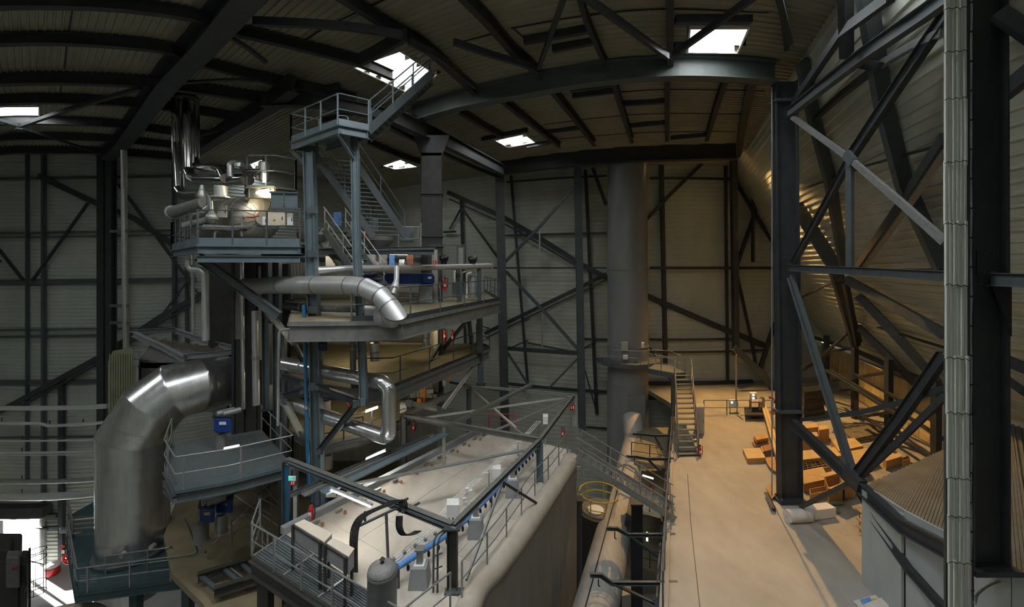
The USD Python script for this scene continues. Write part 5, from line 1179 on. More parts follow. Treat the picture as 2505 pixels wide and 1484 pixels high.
for lab, pts, r, m in (('grey lagged pipe lying behind the columns under the curled pipe', [(782, 753, 15.3), (872, 755, 15.0), (905, 768, 14.9)], .14, 'lagging'),
                        ('shiny vertical pipe loop below the middle deck with a lagged lower leg', [(690, 888, 15.8), (790, 908, 15.2), (880, 924, 14.8), (936, 934, 14.5), (951, 952, 14.4), (951, 1064, 14.4), (940, 1068, 14.5), (780, 1012, 15.3), (690, 975, 15.8)], .25, 'aluminium'),
                        ('dark vertical lagged pipe in front of the middle deck', [(863, 800, 15.0), (864, 905, 15.0)], .11, 'dark_steel_pipe'),
                        ('white horizontal pipe under the upper deck', [(938, 826, 19.5), (985, 828, 19.5), (1034, 828, 19.5)], .19, 'roll_cladding'),
                        ('shiny upright stub under the white horizontal pipe end', [(1042, 803, 19.2), (1042, 848, 19.2)], .18, 'aluminium'),
                        ('crumpled shiny upright stub on the middle deck', [(917, 838, 15.9), (917, 882, 15.9)], .18, 'aluminium'),
                        ('silver downpipe with a double bend under the drum platform', [(462, 620, 16.2), (462, 650, 16.2), (468, 659, 16.2), (492, 660, 16.2), (502, 670, 16.2), (503, 832, 16.2)], .13, 'dull_aluminium'),
                        ('straight thin silver downpipe left of the double-bend one', [(472, 618, 17), (472, 818, 17)], .07, 'galvanised'),
                        ('slim bright riser on the face of the boiler tower', [(592, 640, 18.6), (596, 1000, 18.6)], .09, 'aluminium'),
                        ('pale riser right of the bright one on the boiler tower', [(624, 760, 17.6), (627, 990, 17.6)], .14, 'dull_aluminium'),
                        ('grey conduit bending over from the side platform to the tower column', [(680, 1040, 14.2), (683, 812, 14.2), (692, 806, 14.2), (745, 800, 14.2), (800, 795, 14.6)], .05, 'galvanised'),
                        ('dark lagged pipe low on the upper deck edge', [(700, 745, 16.4), (778, 757, 15.8)], .18, 'machine_dark'),
                        ('beige pipe lying along the back of the upper deck', [(976, 720, 20.5), (1050, 722, 20.5)], .12, 'roll_cladding')):
    t = Thing('process_pipe', lab, 'pipe'); duct(t, bend([at(*p) for p in pts], .22, 4), r, m, 16, band=False, name='pipe_length')
    t.part('clamp', lathe(at(*lerp(pts[0], pts[1], .5)) - (0, 0, .03), [(r * 1.12, 0), (r * 1.12, .05)], 14), 'galvanised', 40) if abs(pts[0][0] - pts[1][0]) < 3 else t.part('clamp', cyl(at(*lerp(pts[0], pts[1], .48)), at(*lerp(pts[0], pts[1], .52)), r * 1.08, 14), 'galvanised', 40)

# machinery on the decks
def trough(label, x0, y0, x1, y1, d0, d1, m, depth=.8, name='vibrating_trough'):
    t = Thing(name, label, 'conveyor'); a, b = at(x0, y1, d0), at(x1, y1, d1); h = (y1 - y0) * d0 / 1000
    f = unit((b - a) * (1, 1, 0)); nn = np.array([-f[1], f[0], 0])
    t.part('trough', hull([p + nn * s + (0, 0, z) for p in (a, b) for s, z in ((0, 0), (0, h), (depth, 0), (depth, h))]), m)
    t.part('rim', bar([a + (0, 0, h), b + (0, 0, h)], .06, .05), 'galvanised')
    t.part('motor_box', box(lerp(a, b, .93) + (0, 0, h * .45) - nn * .08, (.5, .3, h * .7)), m); t.part('name_plate', box(lerp(a, b, .93) + (0, 0, h * .6) - nn * .25, (.16, .02, .1)), 'white_paint')
    return t
trough('long blue trough conveyor on the upper deck behind the curled pipe', 884, 667, 1060, 694, 19.0, 20.4, 'blue_paint', 1.0)
trough('navy trough conveyor hanging under the upper deck edge', 803, 806, 940, 834, 15.6, 15.9, 'dark_blue', 1.2)
trough('bright blue trough glimpsed between upper and middle decks', 968, 789, 1044, 800, 18.2, 20, 'bright_blue', .8)
for lab, bx, d, m in (('grey cabinet on the upper deck in front of the blue trough', (1024, 699, 1058, 742), 20.2, 'grey_paint'), ('dark brown switchgear cabinet under the gallery lamps', (994, 622, 1012, 650), 21.5, 'brick_red'), ('blue locker under the gallery lamps', (952, 618, 966, 650), 21.3, 'header_blue'), ('row of beige lockers under the gallery lamps', (895, 618, 948, 652), 21.8, 'beige_steel'), ('pale cabinet under the first gallery lamp', (796, 626, 820, 655), 21, 'cream_paint'), ('narrow white cabinet beside the brown switchgear', (976, 634, 990, 656), 21, 'white_paint')):
    cabinet('deck_cabinet', lab, 'cabinet', *bx, d, .6, m, doors=4 if 'row' in lab else 2 if 'brown' in lab else 1)
for k, (x, y) in enumerate(((1086, 630), (1156, 632))):
    t = Thing('blower', ('black motor blower standing above the pale header pipe, nearer one', 'black motor blower standing above the pale header pipe, by the far end')[k], 'blower')
    t.part('casing', lathe(at(x, y + 16, 21.5), [(.14, 0), (.16, .15), (.24, .25), (.24, .42), (.12, .5)], 16), 'black_plastic', 40); t.part('motor', cyl(at(x - 6, y + 2, 21.3), at(x + 10, y, 21.3), .1, 12), 'black_plastic', 40)
wl_ = Thing('lift_frame', 'dark door-shaped steel frame with a pale back at the right of the gallery', 'frame')
for x in (1117, 1133): wl_.part('upright', pbox(x, 600, x + 4, 648, 21.6, .12), 'mid_steel')
wl_.part('cross_bar', pbox(1048, 598, 1140, 601, 21.6, .1), 'mid_steel'); wl_.part('infill', pbox(1121, 603, 1133, 645, 21.8, .05), 'beige_steel')
pv = Thing('pump_skid', 'cluster of pale pipes and a steel vessel at the far right of the upper deck', 'pump skid')
pv.part('vessel', lathe(at(1158, 725, 22), [(.3, 0), (.32, .1), (.32, .95), (.2, 1.1)], 16), 'galvanised', 40)
for k, x in enumerate((1112, 1130, 1142, 1148)): pv.part('riser', tube(bend([at(x, 728, 21.8), at(x, 664 + k * 3, 21.8), at(x + 12, 660 + k * 3, 21.8)], .1), .05, 8), ('white_paint', 'galvanised')[k % 2], 40)
pv.part('block', pbox(1106, 690, 1122, 728, 21.5, .4), 'machine_grey')
e_ = [(1077, 712, 20.6, 'slimmer left one of the extinguisher pair on the upper deck', .9), (1089, 710, 20.4, 'extinguisher with an orange band on the upper deck', 1.0), (1088, 834, 20.6, 'extinguisher with a white label on the middle deck post', .95), (1107, 837, 20.8, 'extinguisher with an orange band on the middle deck', .95)]
for x, y, d, lab, s in e_: extinguisher('red fire ' + lab if lab.startswith('ext') else 'red fire extinguisher, ' + lab, at(x, y, d), s)
for x, d, lab, y0, y1, y2, m in ((798, 18.5, 'blue-capped canister standing on the lower deck beside the tower column', 963, 978, 1003, 'roll_cladding'), (803, 19.2, 'blue-capped canister on the operating floor below the grating landing', 1096, 1111, 1146, 'roll_cladding')):
    t = Thing('canister', lab, 'canister'); t.part('drum', lathe(at(x, y2, d), [(.17, 0), (.19, .03), (.19, (y2 - y1) * d / 1000 - .02), (.16, (y2 - y1) * d / 1000)], 16), m, 40)
    t.part('cap', hull([at(xx, yy, dd) for dd in (d - .15, d + .2) for xx, yy in ((x - 6, y1), (x + 16, y1 - 4), (x + 22, y0), (x - 2, y0))]), 'bright_blue'); t.part('collar', lathe(at(x, y1 + 1, d), [(.13, 0), (.13, .08)], 14), 'black_plastic')
bm = Thing('motor_drive', 'dark blue motor box fixed to the tower column at middle deck height', 'motor'); bm.part('body', pbox(781, 838, 800, 858, 14.7, .4, .03), 'dark_blue'); bm.part('shaft', tube([at(790, 858, 14.9), at(790, 880, 14.9)], .03, 8), 'galvanised')
oc = Thing('hoist', 'orange hoist frame standing below the middle deck', 'hoist')
oc.part('mast', pbox(1027, 946, 1040, 1000, 20.4, .3), 'orange_paint'); oc.part('beam', pbox(1082, 916, 1104, 928, 21, .3), 'orange_paint'); oc.part('mast', pbox(1020, 975, 1030, 1000, 20.2, .2), 'orange_paint'); oc.part('chain_box', pbox(1044, 952, 1060, 962, 20.4, .3), 'cream_paint'); oc.part('control_box', pbox(1082, 930, 1090, 944, 20.9, .1), 'white_paint')
cabinet('switch_cabinet', 'white switch cabinet in the gap right of the shiny vertical pipe', 'cabinet', 978, 990, 995, 1010, 20.5, .4, 'white_paint')
extinguisher('red fire extinguisher glimpsed on the lower deck behind the strut', at(852, 994, 20.0), .8)
extinguisher('red fire extinguisher below the back corner of the boiler frame', at(1012, 1056, 19.5), .8)
for lab, a, b, m in (('lit tube lamp pair under the gallery, left one', at(816, 617, 19.5), at(868, 618, 19.5), 'tube_white'), ('lit tube lamp under the gallery, right one', at(948, 620, 19.8), at(996, 622, 19.8), 'tube_white'), ('lit tube lamp in the back of the gallery near the tower column', at(782, 615, 20.5), at(796, 617, 20.5), 'tube_white'), ('lit tube lamp on the lower deck behind the shiny pipe', at(894, 1007, 18.5), at(924, 996, 18.5), 'tube_white'), ('long lit tube lamp beside the cable trays above the operating floor', at(896, 1124, 15.5), at(942, 1103, 15.5), 'tube_white'), ('second lit tube lamp parallel beside the long one over the operating floor', at(900, 1130, 15.9), at(940, 1112, 15.9), 'tube_white')):
    tube_lamp(lab, a, b, m, .04)
for lab, a in (('hidden-end tube lamp beneath the upper deck lighting the middle deck', (850, 795, 19.5)), ('tube lamp beneath the middle deck lighting the lower deck', (830, 930, 20)), ('tube lamp under the upper deck near its right end', (1010, 772, 20))):
    tube_lamp(lab, at(*a), at(a[0] + 60, a[1] - 1, a[2]), 'tube_warm', .045)

# ================================================================== boiler roof in the foreground, its frame and walkway
zb = 2.4
bd = Thing('boiler_roof', 'broad beige plated boiler roof in the middle of the view', 'boiler')
FL, BL_, BR, FR = on(700, 1306, zb), on(1188, 1052, zb), on(1398, 1100, zb), np.array([-1.75, 9.0, zb])
nu, nv = 4, 9
for i in range(nv):
    for j in range(nu):
        f = lambda u, v: lerp(lerp(FL, FR, u), lerp(BL_, BR, u), v)
        us = (0, .34, .62, .84, 1.0)
        q = [f(us[j], i / nv), f(us[j + 1], i / nv), f(us[j + 1], (i + 1) / nv), f(us[j], (i + 1) / nv)]; c = sum(q) / 4
        bd.part('roof_plate', hull([(*(c + (p - c) * (1 - .007 / np.linalg.norm(p - c)))[:2], z) for p in q for z in (zb - .05, zb)]), 'deck_plate')
bd.part('under_plate', prism([FL, FR, BR, BL_], zb - .4, zb - .04), 'machine_dark')
bd.part('edge_strip', bar([FL + (-.12, .0, .1), BL_ + (-.12, 0, .1)], .22, .22), 'grey_paint')
roll = [on(x, y, 2.15) for x, y in ((1394, 1128), (1352, 1192), (1306, 1258), (1262, 1320), (1212, 1384), (1158, 1448))] + [np.array([-1.35, 8.6, 2.15]), np.array([-1.9, 7.6, 2.15])]
bd.part('rounded_edge', tube(curve(roll, 30), .34, 18), 'roll_cladding', 40)
bd.part('rolled_end', lathe(roll[0] - (0, 0, .34), [(.02, 0), (.3, .1), (.34, .34), (.3, .6), (.02, .68)], 16), 'roll_cladding', 40)
for a, b in zip(roll[:-1], roll[1:]):
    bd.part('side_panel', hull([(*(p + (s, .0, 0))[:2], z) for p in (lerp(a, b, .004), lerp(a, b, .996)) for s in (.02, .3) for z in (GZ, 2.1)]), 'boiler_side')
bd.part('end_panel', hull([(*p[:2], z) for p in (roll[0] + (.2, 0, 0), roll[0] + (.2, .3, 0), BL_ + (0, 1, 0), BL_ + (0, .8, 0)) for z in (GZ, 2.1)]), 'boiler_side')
for k in range(12):                        # small red-tipped clips along the left edge
    p = lerp(FL, BL_, .06 + k * .08) + (.35, 0, .06)
    bd.part('edge_clip', box(p, (.22, .07, .08), .9), 'galvanised'); bd.part('clip_knob', lathe(p + (.25, -.1, -.03), [(.05, 0), (.05, .08)], 8), 'brick_red')

fm = Thing('boiler_gantry', 'dark steel frame of columns and beams standing over the boiler roof', 'steel frame')
zf = 3.96
cFL, cFR, cM, cBR, cBL, cBB = on(703, 1128, zf), on(1107, 1290, zf), on(1320, 1078, zf), on(1404, 967, zf), on(987, 1018, zf), on(1147, 944, zf)
for pts, w, h, m in (([cFL, cFR], .2, .24, 'frame_grey'), ([cFR, lerp(cFR, cM, .5), cM, cBR], .18, .17, 'frame_grey'), ([cBL, cM], .2, .24, 'frame_grey'), ([cBL, cBB], .22, .28, 'beige_steel'), ([cBB, cBR], .16, .14, 'galvanised')):
    fm.part('beam', ibeam([p + (0, 0, .02) for p in pts], w * .8, h * .85), m)
fm.part('beam_flange', bar([cFL + (.1, -.12, .03), cFR + (.1, -.12, .03)], .07, .06), 'blue_grey')
for p, m, zz_ in ((cFR, 'machine_dark', zb), (cM, 'blue_grey', zb), (cBR, 'beige_steel', zb), (cBL, 'machine_dark', -.9), (cBB, 'mid_steel', -.9), (cFL, 'mid_steel', -.9)):
    fm.part('column', ibeam([p * (1, 1, 0) + (0, 0, zz_), p], .24, .25, (1, 0, 0), .02, .02), m)
fm.part('cap_plate', box(cFR + (0, 0, .02), (.42, .32, .04)), 'machine_dark')
fm.part('foot_plate', box(cFR * (1, 1, 0) + (.12, -.1, zb + .03), (.6, .2, .05)), 'mid_steel')
def fbar(name, a, b, w, h, m): fm.part(name, bar([a, b], w, h), m)
Z = lambda x, y, z=zf - .2: on(x, y, z)
fbar('flat_tie', Z(842, 1188), lerp(cM, cFR, .02) - (0, 0, .2), .14, .05, 'galvanised')
fbar('flat_tie', Z(1032, 1022), Z(1402, 970), .12, .06, 'beige_steel')
fbar('olive_beam', Z(1104, 1038), Z(1300, 940, 4.2), .22, .12, 'frame_grey')
fbar('tie', Z(1153, 950), Z(1262, 1046), .08, .08, 'beige_steel'); fbar('tie', Z(1179, 1066), Z(1402, 972), .07, .07, 'galvanised')
fbar('tie', Z(1258, 1046), Z(1300, 1078), .07, .07, 'galvanised')
fm.part('hanger_post', bar([on(1086, 1046, zf), on(1086, 1046, zf) * (1, 1, 0) + (0, 0, zb)], .12, .1, UPY), 'galvanised')
fm.part('hanger_post', bar([at(945, 1258, 10.8), at(950, 1380, 10.8)], .06, .06, UPY), 'machine_grey')
fbar('knee_brace', at(1228, 1183, 12.6), at(1140, 1418, 10.2), .05, .09, 'galvanised'); fbar('knee_brace', at(1232, 1180, 12.7), at(1312, 1230, 13.9), .06, .08, 'machine_dark')
for k in range(2): fbar('bracket', lerp(cFL, cFR, .73 + k * .06) + (-.15, -.2, .06), lerp(cFL, cFR, .73 + k * .06) + (.22, .25, .06), .05, .05, 'mid_steel')
tube_lamp('brilliant white tube lamp fixed along the front beam of the boiler frame', lerp(cFL, cFR, .345) + (0, -.2, -.2), lerp(cFL, cFR, .59) + (0, -.2, -.2), 'tube_white', .024)
for lab, o, w, m, h in (('pale blue-grey cable tray sloping away behind the front beam', 0, .34, 'blue_grey', .05), ('dark cable tray alongside the pale one, farther from the camera', -.55, .2, 'machine_grey', .08), ('narrow steel channel outermost beside the dark cable tray', -.9, .14, 'mid_steel', .1)):
    t = Thing('cable_tray', lab, 'cable tray'); a, b = Z(790, 1206, 3.75) + (o, o * .2, 0), Z(1090, 1060, 3.75) + (o * .7, o * .4, 0)
    t.part('tray_bed', bar([a, b], w, .03), m)
    for s in (-1, 1):
        n_ = unit(np.cross(b - a, (0, 0, 1))) * w / 2 * s; t.part('side_rail', bar([a + n_ + (0, 0, h / 2), b + n_ + (0, 0, h / 2)], .02, h), m)

# header with valves, its tray and pedestals
hd = Thing('blue_header', 'light blue compressed-air header with rows of valves along the boiler roof', 'pipe header')
hp_ = [on(x, y, 2.95) for x, y in ((973, 1385), (1080, 1316), (1140, 1270), (1204, 1205), (1262, 1143), (1312, 1092))]
hd.part('pipe', tube(hp_, .085, 12), 'header_blue', 40)
for p in along(hp_, .33):
    hd.part('valve', lathe(p + (-.02, .0, -.34), [(.025, .05), (.042, .09), (.042, .15), (.025, .2)], 8), 'black_plastic', 40)
    hd.part('valve_top', lathe(p + (-.12, .05, .1), [(.03, 0), (.05, .03), (.05, .08)], 8), 'galvanised', 40)
for p in along(hp_, 2.0): hd.part('support', box(p * (1, 1, 0) + (.02, 0, zb + .26), (.05, .05, .5)), 'mid_steel')
lt = Thing('ladder_tray', 'white wire cable ladder running beside the blue header', 'cable tray')
lp = [on(x, y, 3.0) for x, y in ((960, 1372), (1060, 1290), (1112, 1222), (1202, 1143), (1290, 1060), (1318, 1030))]
for s in (-.1, 0, .1): lt.part('wire_rail', tube([p + (s, 0, 0) for p in lp], .015, 5), 'white_paint')
for p in along(lp, .5): lt.part('rung', bar([p - (.1, 0, 0), p + (.1, 0, 0)], .02, .02), 'white_paint')
for p in along(lp, 2.4): lt.part('stand', box(p * (1, 1, 0) + (0, 0, zb + .3), (.04, .04, .6)), 'galvanised')
for lab, b in (('white junction box in front of the hanger post on the boiler roof', (1092, 1234, 1124, 1266, 12.0)), ('white junction box farther along the ladder tray', (1204, 1146, 1226, 1172, 14.4)), ('small white junction box at the far end of the boiler roof', (1328, 1018, 1341, 1038, 18.5))):
    t = Thing('junction_box', lab, 'junction box'); x0, y0, x1, y1, d = b; t.part('body', pbox(x0, y0, x1, y1, d, .35, .02), 'white_paint'); t.part('lid', pbox(x0 + 1, y0 + 1, x1 - 1, y1 - 1, d - .02, .03), 'white_paint'); p = at((x0 + x1) / 2, y1, d + .18); t.part('stand', bar([p, p * (1, 1, 0) + (0, 0, zb)], .05, .05, UPY), 'galvanised')
sk = Thing('socket_cluster', 'white cluster of sockets on the ladder tray between the junction boxes', 'sockets')
for k, (x, y) in enumerate(((1143, 1198), (1150, 1203), (1139, 1230), (1136, 1222))): sk.part('socket', box(at(x, y, 12.9), (.12, .1, .13), .4), 'white_paint')
def pedestal(label, x, y, w, h, d, ph, pw):
    t = Thing('pedestal', label, 'pedestal'); p = at(x, y, d); p[2] = zb; hh, ww = h, w
    t.part('base', hull([p + (sx * ww / 2 * k, sy * ww / 2 * k, z) for z, k in ((0, 1), (hh, .78)) for sx in (-1, 1) for sy in (-1, 1)]), 'grey_paint')
    t.part('post', box(p + (0, 0, hh + ph / 2), (pw, pw, ph)), 'galvanised'); t.part('top_plate', box(p + (0, 0, hh + ph), (pw * 1.5, pw * 1.5, .03)), 'galvanised'); t.part('foot_plate', box(p + (0, 0, hh + .02), (pw * 1.8, pw * 1.8, .04)), 'white_paint')
pedestal('nearest tapered grey pedestal carrying the blue header', 1027, 1425, .5, .5, 10.5, .4, .15)
pedestal('middle tapered grey pedestal carrying the blue header', 1164, 1308, .48, .55, 12.4, .35, .15)
pedestal('farthest tapered grey pedestal by the right frame beam', 1254, 1208, .5, .6, 14.6, .35, .16)

# raised cabinets, tank, cables, walkway
for k, (lab, tp_, bt) in enumerate((('left one of the two raised cream-topped grey cabinets', [(721, 1281), (792, 1324), (812, 1303), (744, 1270)], .45), ('right one of the two raised cream-topped grey cabinets', [(800, 1328), (852, 1360), (866, 1340), (815, 1315)], .45))):
    t = Thing('raised_cabinet', lab, 'cabinet'); q = [on(x, y, 3.6) for x, y in tp_]; c = sum(q) / 4
    t.part('body', hull([p - (0, 0, dz) for p in q for dz in (.03, bt)]), 'grey_paint')
    t.part('top', hull([c + (p - c) * 1.03 - (0, 0, dz) for p in q for dz in (0, .035)]), 'cream_paint')
    n_ = unit(np.cross(q[1] - q[0], (0, 0, 1))); n_ = n_ if n_[1] < 0 else -n_
    t.part('front_panel', hull([lerp(q[0], q[1], u) + n_ * s - (0, 0, dz) for u in (.05, .9) for s in (0, .02) for dz in (.07, bt - .04)]), 'grey_paint')
    t.part('top_rail', bar([q[0] + n_ * .03 - (0, 0, .05), q[1] + n_ * .03 - (0, 0, .05)], .04, .05), 'machine_dark')
    for u in (.0, .94): p = lerp(q[0], q[1], u) + n_ * .05; t.part('leg', bar([p, p * (1, 1, 0) + (0, 0, zb)], .06, .06, UPY), 'machine_dark')
    p = lerp(q[3], q[2], .9); t.part('leg', bar([p - (0, 0, .4), p * (1, 1, 0) + (0, 0, zb)], .06, .06, UPY), 'machine_dark')
tkk = Thing('air_tank', 'upright grey air tank with a domed lid at the front of the boiler roof', 'tank')
b0 = at(935, 1500, 9.0); b0[2] = zb
tkk.part('shell', lathe(b0 + (0, 0, .1), [(.3, 0), (.315, .04), (.315, 1.35)], 28), 'dark_steel_pipe', 40)
tkk.part('domed_lid', lathe(b0 + (0, 0, 1.45), [(.315, 0), (.29, .07), (.2, .13), (.06, .16)], 28), 'lagging', 50)
tkk.part('valve', lathe(b0 + (0, 0, 1.6), [(.05, 0), (.03, .06), (.06, .09), (.02, .14)], 10), 'machine_dark', 40)
for dz in (.35, 1.28): tkk.part('band', lathe(b0 + (0, 0, .1 + dz), [(.322, 0), (.322, .04)], 28), 'galvanised', 40)
tkk.part('skirt', lathe(b0, [(.28, 0), (.28, .1)], 24), 'machine_dark', 40)
cbn = Thing('cable_bundle', 'bundle of black cables arching over the front beam of the boiler frame', 'cables')
for k in range(5):
    o = np.array([k * .055, -k * .03, k * .02])
    cbn.part('cable', tube(curve([on(858, 1398, zb) + o, at(857, 1320, 10.4) + o, at(864, 1282, 10.4) + o, at(885, 1258, 10.6) + o, at(930, 1238, 10.9) + o, at(962, 1224, 11.0) + o * 1.4, at(978, 1232, 11.0) + o, at(976, 1252, 11.2) + o], 36), .02, 6), 'black_rubber', 40)
    cbn.part('cable', tube(curve([at(970, 1262, 10.9) + o * .8, at(970, 1290, 10.9) + o * .8, at(980, 1307, 10.9) + o * .8, at(1000, 1306, 10.9) + o * .8, at(1016, 1298, 11.0) + o * .8], 20), .018, 6), 'black_rubber', 40)
cbn.part('cable_support', bar([at(874, 1288, 10.3), at(975, 1240, 10.9)], .06, .04), 'mid_steel'); cbn.part('cable_support', box(at(893, 1262, 10.6), (.05, .05, .25)), 'mid_steel')
wk = Thing('walkway', 'grating walkway with tubular rails round the front of the boiler roof', 'walkway')
A_, B_, C_ = np.array([-7.3, 11.45, zb]), np.array([-2.3, 8.55, zb]), np.array([-1.45, 9.6, zb])
inner = [lerp(FL, FR, u) for u in (0, .25, .5, .75, 1)]
for i in range(4):
    a, b = lerp(A_, B_, i / 4), lerp(A_, B_, (i + 1) / 4)
    wk.part('grating_panel', prism([a, lerp(a, b, .985), lerp(inner[i], inner[i + 1], .985), inner[i]], zb - .04, zb - .01), 'grating')
    for s in (.0,): wk.part('panel_edge', bar([lerp(a, inner[i], .05) + (0, 0, .01), inner[i] + (0, 0, .01)], .06, .03), 'galvanised')
    for j in range(14):
        u = (j + .5) / 14; wk.part('grating_bar', bar([lerp(a, inner[i], u), lerp(b, inner[i + 1], u)], .012, .035), 'mid_steel')
railing(wk, [A_ + (-.5, 1.2, 0), A_, B_, C_], .95, 1.15, 'galvanised', .022, (.5,), .1, 'frame_grey')
wk.part('edge_beam', ibeam([A_ - (0, 0, .25), B_ - (0, 0, .25)], .2, .4), 'machine_dark')
wk.part('support_post', bar([A_ - (-.4, 0, .3), A_ * (1, 1, 0) + (.4, 0, GZ)], .3, .3, UPY), 'machine_dark')
wk.part('panel_below', hull([(*p[:2], z) for p in (lerp(A_, B_, .28), lerp(A_, B_, .98), lerp(A_, B_, .98) + (.2, .3, 0), lerp(A_, B_, .28) + (.2, .3, 0)) for z in (GZ, zb - .5)]), 'machine_dark')
sr_ = Thing('side_railing', 'light tubular railing along the rounded right edge of the boiler roof', 'railing')
railing(sr_, [on(1130, 1462, zb + .05), on(1215, 1352, zb + .05), on(1300, 1222, zb + .05), on(1352, 1160, zb + .05), on(1388, 1108, zb + .05)], .9, 1.25, 'galvanised', .022, (.5,))
fr2 = Thing('access_ladder', 'pair of bent grab rails beside the front right frame column', 'grab rails')
for k in range(2): fr2.part('grab_rail', tube(bend([on(1060 + k * 10, 1448, zb), at(1061 + k * 10, 1312 + k * 2, 10.1), at(1092 + k * 2, 1292 + k * 5, 10.6)], .2), .025, 8), 'mid_steel', 40)
for y in (1360, 1392, 1424): fr2.part('rung', bar([at(1060, y, 10.1), at(1082, y - 8, 10.1)], .025, .025), 'mid_steel')
extinguisher('large red fire extinguisher standing behind the raised cabinets', on(757, 1280, 2.35) + (0, .1, 0), .98)
extinguisher('red fire extinguisher hanging at the far corner of the boiler roof', at(1376, 1070, 18.6), .72)
ex = Thing('exit_sign', 'lit green and white exit sign above a red sign under the frame corner', 'sign')
ex.part('sign_body', pbox(705, 1166, 724, 1176, 13.5, .08), 'white_paint'); ex.part('green_panel', pbox(706, 1167, 715, 1175, 13.48, .03), 'sign_green'); ex.part('red_panel', pbox(710, 1176, 722, 1187, 13.5, .03), 'sign_red')
ex.part('pictogram', [pbox(712, 1178, 715, 1185, 13.48, .02), pbox(717, 1178, 720, 1185, 13.48, .02)], 'cream_paint')
ex.part('post', pbox(717, 1187, 726, 1270, 13.6, .1), 'beige_steel')
s2 = Thing('fire_point_sign', 'small red fire point sign on the far beige frame column', 'sign')
s2.part('plate', pbox(1394, 990, 1406, 1003, 20.6, .03), 'sign_red'); s2.part('pictogram', [pbox(1396, 993, 1399, 1000, 20.58, .02), pbox(1401, 993, 1404, 1000, 20.58, .02)], 'white_paint')
s3 = Thing('fire_point_sign', 'small red fire point sign on the beige deck column above the header pipe', 'sign'); s3.part('plate', pbox(1060, 638, 1068, 647, 20.8, .03), 'sign_red'); s3.part('pictogram', pbox(1062, 640, 1064, 645, 20.78, .02), 'white_paint')
bx = Thing('service_box', 'blue service box with a white plate at the left edge of the boiler roof', 'box'); bx.part('body', pbox(795, 1232, 822, 1252, 14.2, .4), 'dark_blue'); bx.part('plate', pbox(805, 1235, 820, 1244, 14.18, .03), 'white_paint')
for lab, b in (('yellow lubricator box beside the boiler roof, nearer the lamp', (836, 1216, 852, 1228, 14.6)), ('yellow lubricator boxes farther along the boiler roof edge', (905, 1185, 930, 1204, 15.5))):
    t = Thing('lubricator', lab, 'lubricator'); x0, y0, x1, y1, d = b; t.part('body', pbox(x0, y0, (x0 + x1) / 2 + 2, y1, d, .3, .02), 'yellow_paint'); t.part('body', pbox((x0 + x1) / 2 + 3, y0 - 5, x1, y1 - 5, d + .2, .3, .02), 'yellow_paint'); t.part('hose', tube(curve([at(x0, y1, d), at(x0 - 4, y1 + 5, d), at(x0 + 6, y1 + 9, d)], 8), .02, 6), 'black_rubber')
cabinet('panel_box', 'cream panel box with a yellow sticker under the front beam', 'box', 796, 1196, 830, 1216, 14.4, .4, 'cream_paint')
rg = Thing('red_barrier', 'red tubular barrier at the back of the boiler roof', 'barrier'); railing(rg, [at(1196, 1046, 21.5), at(1262, 1048, 21.5), at(1262, 1048, 20.0)], .75, .9, 'red_paint')

# ================================================================== chimney and the pit beside the deck
st = Thing('chimney', 'tall smooth grey chimney rising through the roof by the far wall', 'chimney')
sx, sd_ = (1535 - CX) / 1000 * 33, 33.0
for z0, z1, r in ((GZ, 1.2, 1.62), (1.2, 4.3, 1.6), (4.3, 10.4, 1.57), (10.4, 19.9, 1.55)):
    st.part('shell_course', lathe((sx, sd_, z0), [(r, 0), (r, z1 - z0)], 40), 'stack_paint', 40)
for z_ in (1.2, 4.3, 10.4): st.part('joint_ring', lathe((sx, sd_, z_ - .05), [(1.64, 0), (1.64, .1)], 40), 'stack_paint', 40)
for x0, y0, x1, y1, d, m in ((1520, 836, 1536, 858, 31.1, 'beige_steel'), (1524, 869, 1536, 879, 31.0, 'white_paint'), (1569, 838, 1576, 850, 31.2, 'white_paint')): st.part('instrument_box', pbox(x0, y0, x1, y1, d, .3, .02), m)
st.part('access_door', pbox(1537, 968, 1580, 1060, 31.2, .4, .05), 'stack_paint')
cpf = Thing('chimney_platform', 'curved railed platform wrapped round the chimney', 'platform')
zc = 3.25; ring = [np.array([sx + 2.5 * math.cos(a), sd_ + 2.5 * math.sin(a), zc]) for a in np.linspace(-math.pi * 1.02, math.pi * .02, 15)]
inr = [np.array([sx + 1.62 * math.cos(a), sd_ + 1.62 * math.sin(a), zc]) for a in np.linspace(-math.pi * 1.02, math.pi * .02, 15)]
cpf.part('deck', prism(ring + inr[::-1], zc - .06, zc), 'grating')
cpf.part('edge_band', bar([p - (0, 0, .16) for p in ring], .06, .32), 'mid_steel')
railing(cpf, ring[:11], 1.05, 1.3, 'galvanised', .026)
br_ = [at(1586, 905, 29.6), at(1650, 912, 28.2), at(1676, 912, 28.4), at(1640, 895, 30.5), at(1604, 893, 31)]
br_ = [p * (1, 1, 0) + (0, 0, zc) for p in br_]
cpf.part('landing', prism(br_, zc - .06, zc), 'grating'); cpf.part('landing_beam', bar([br_[0] - (0, 0, .2), br_[1] - (0, 0, .2), br_[2] - (0, 0, .2)], .1, .35), 'mid_steel')
railing(cpf, [br_[0], br_[1]], 1.05, 1.0, 'galvanised', .026); railing(cpf, [br_[4], br_[3], br_[2]], 1.05, 1.2, 'galvanised', .026)
cpf.part('support_post', bar([br_[1] - (.1, 0, .1), br_[1] * (1, 1, 0) - (.1, 0, 0)], .22, .22, UPY), 'mid_steel')
cs = Thing('chimney_stairs', 'straight steel steps from the concrete deck up to the chimney platform', 'stairs')
a = on(1660, 1118, 0); b = br_[1] + (.02, 0, -.03)
flight(cs, a, b, np.array([1.15, .05, 0]), 16, 'mid_steel', 'grating', 'mid_steel', 1.0)
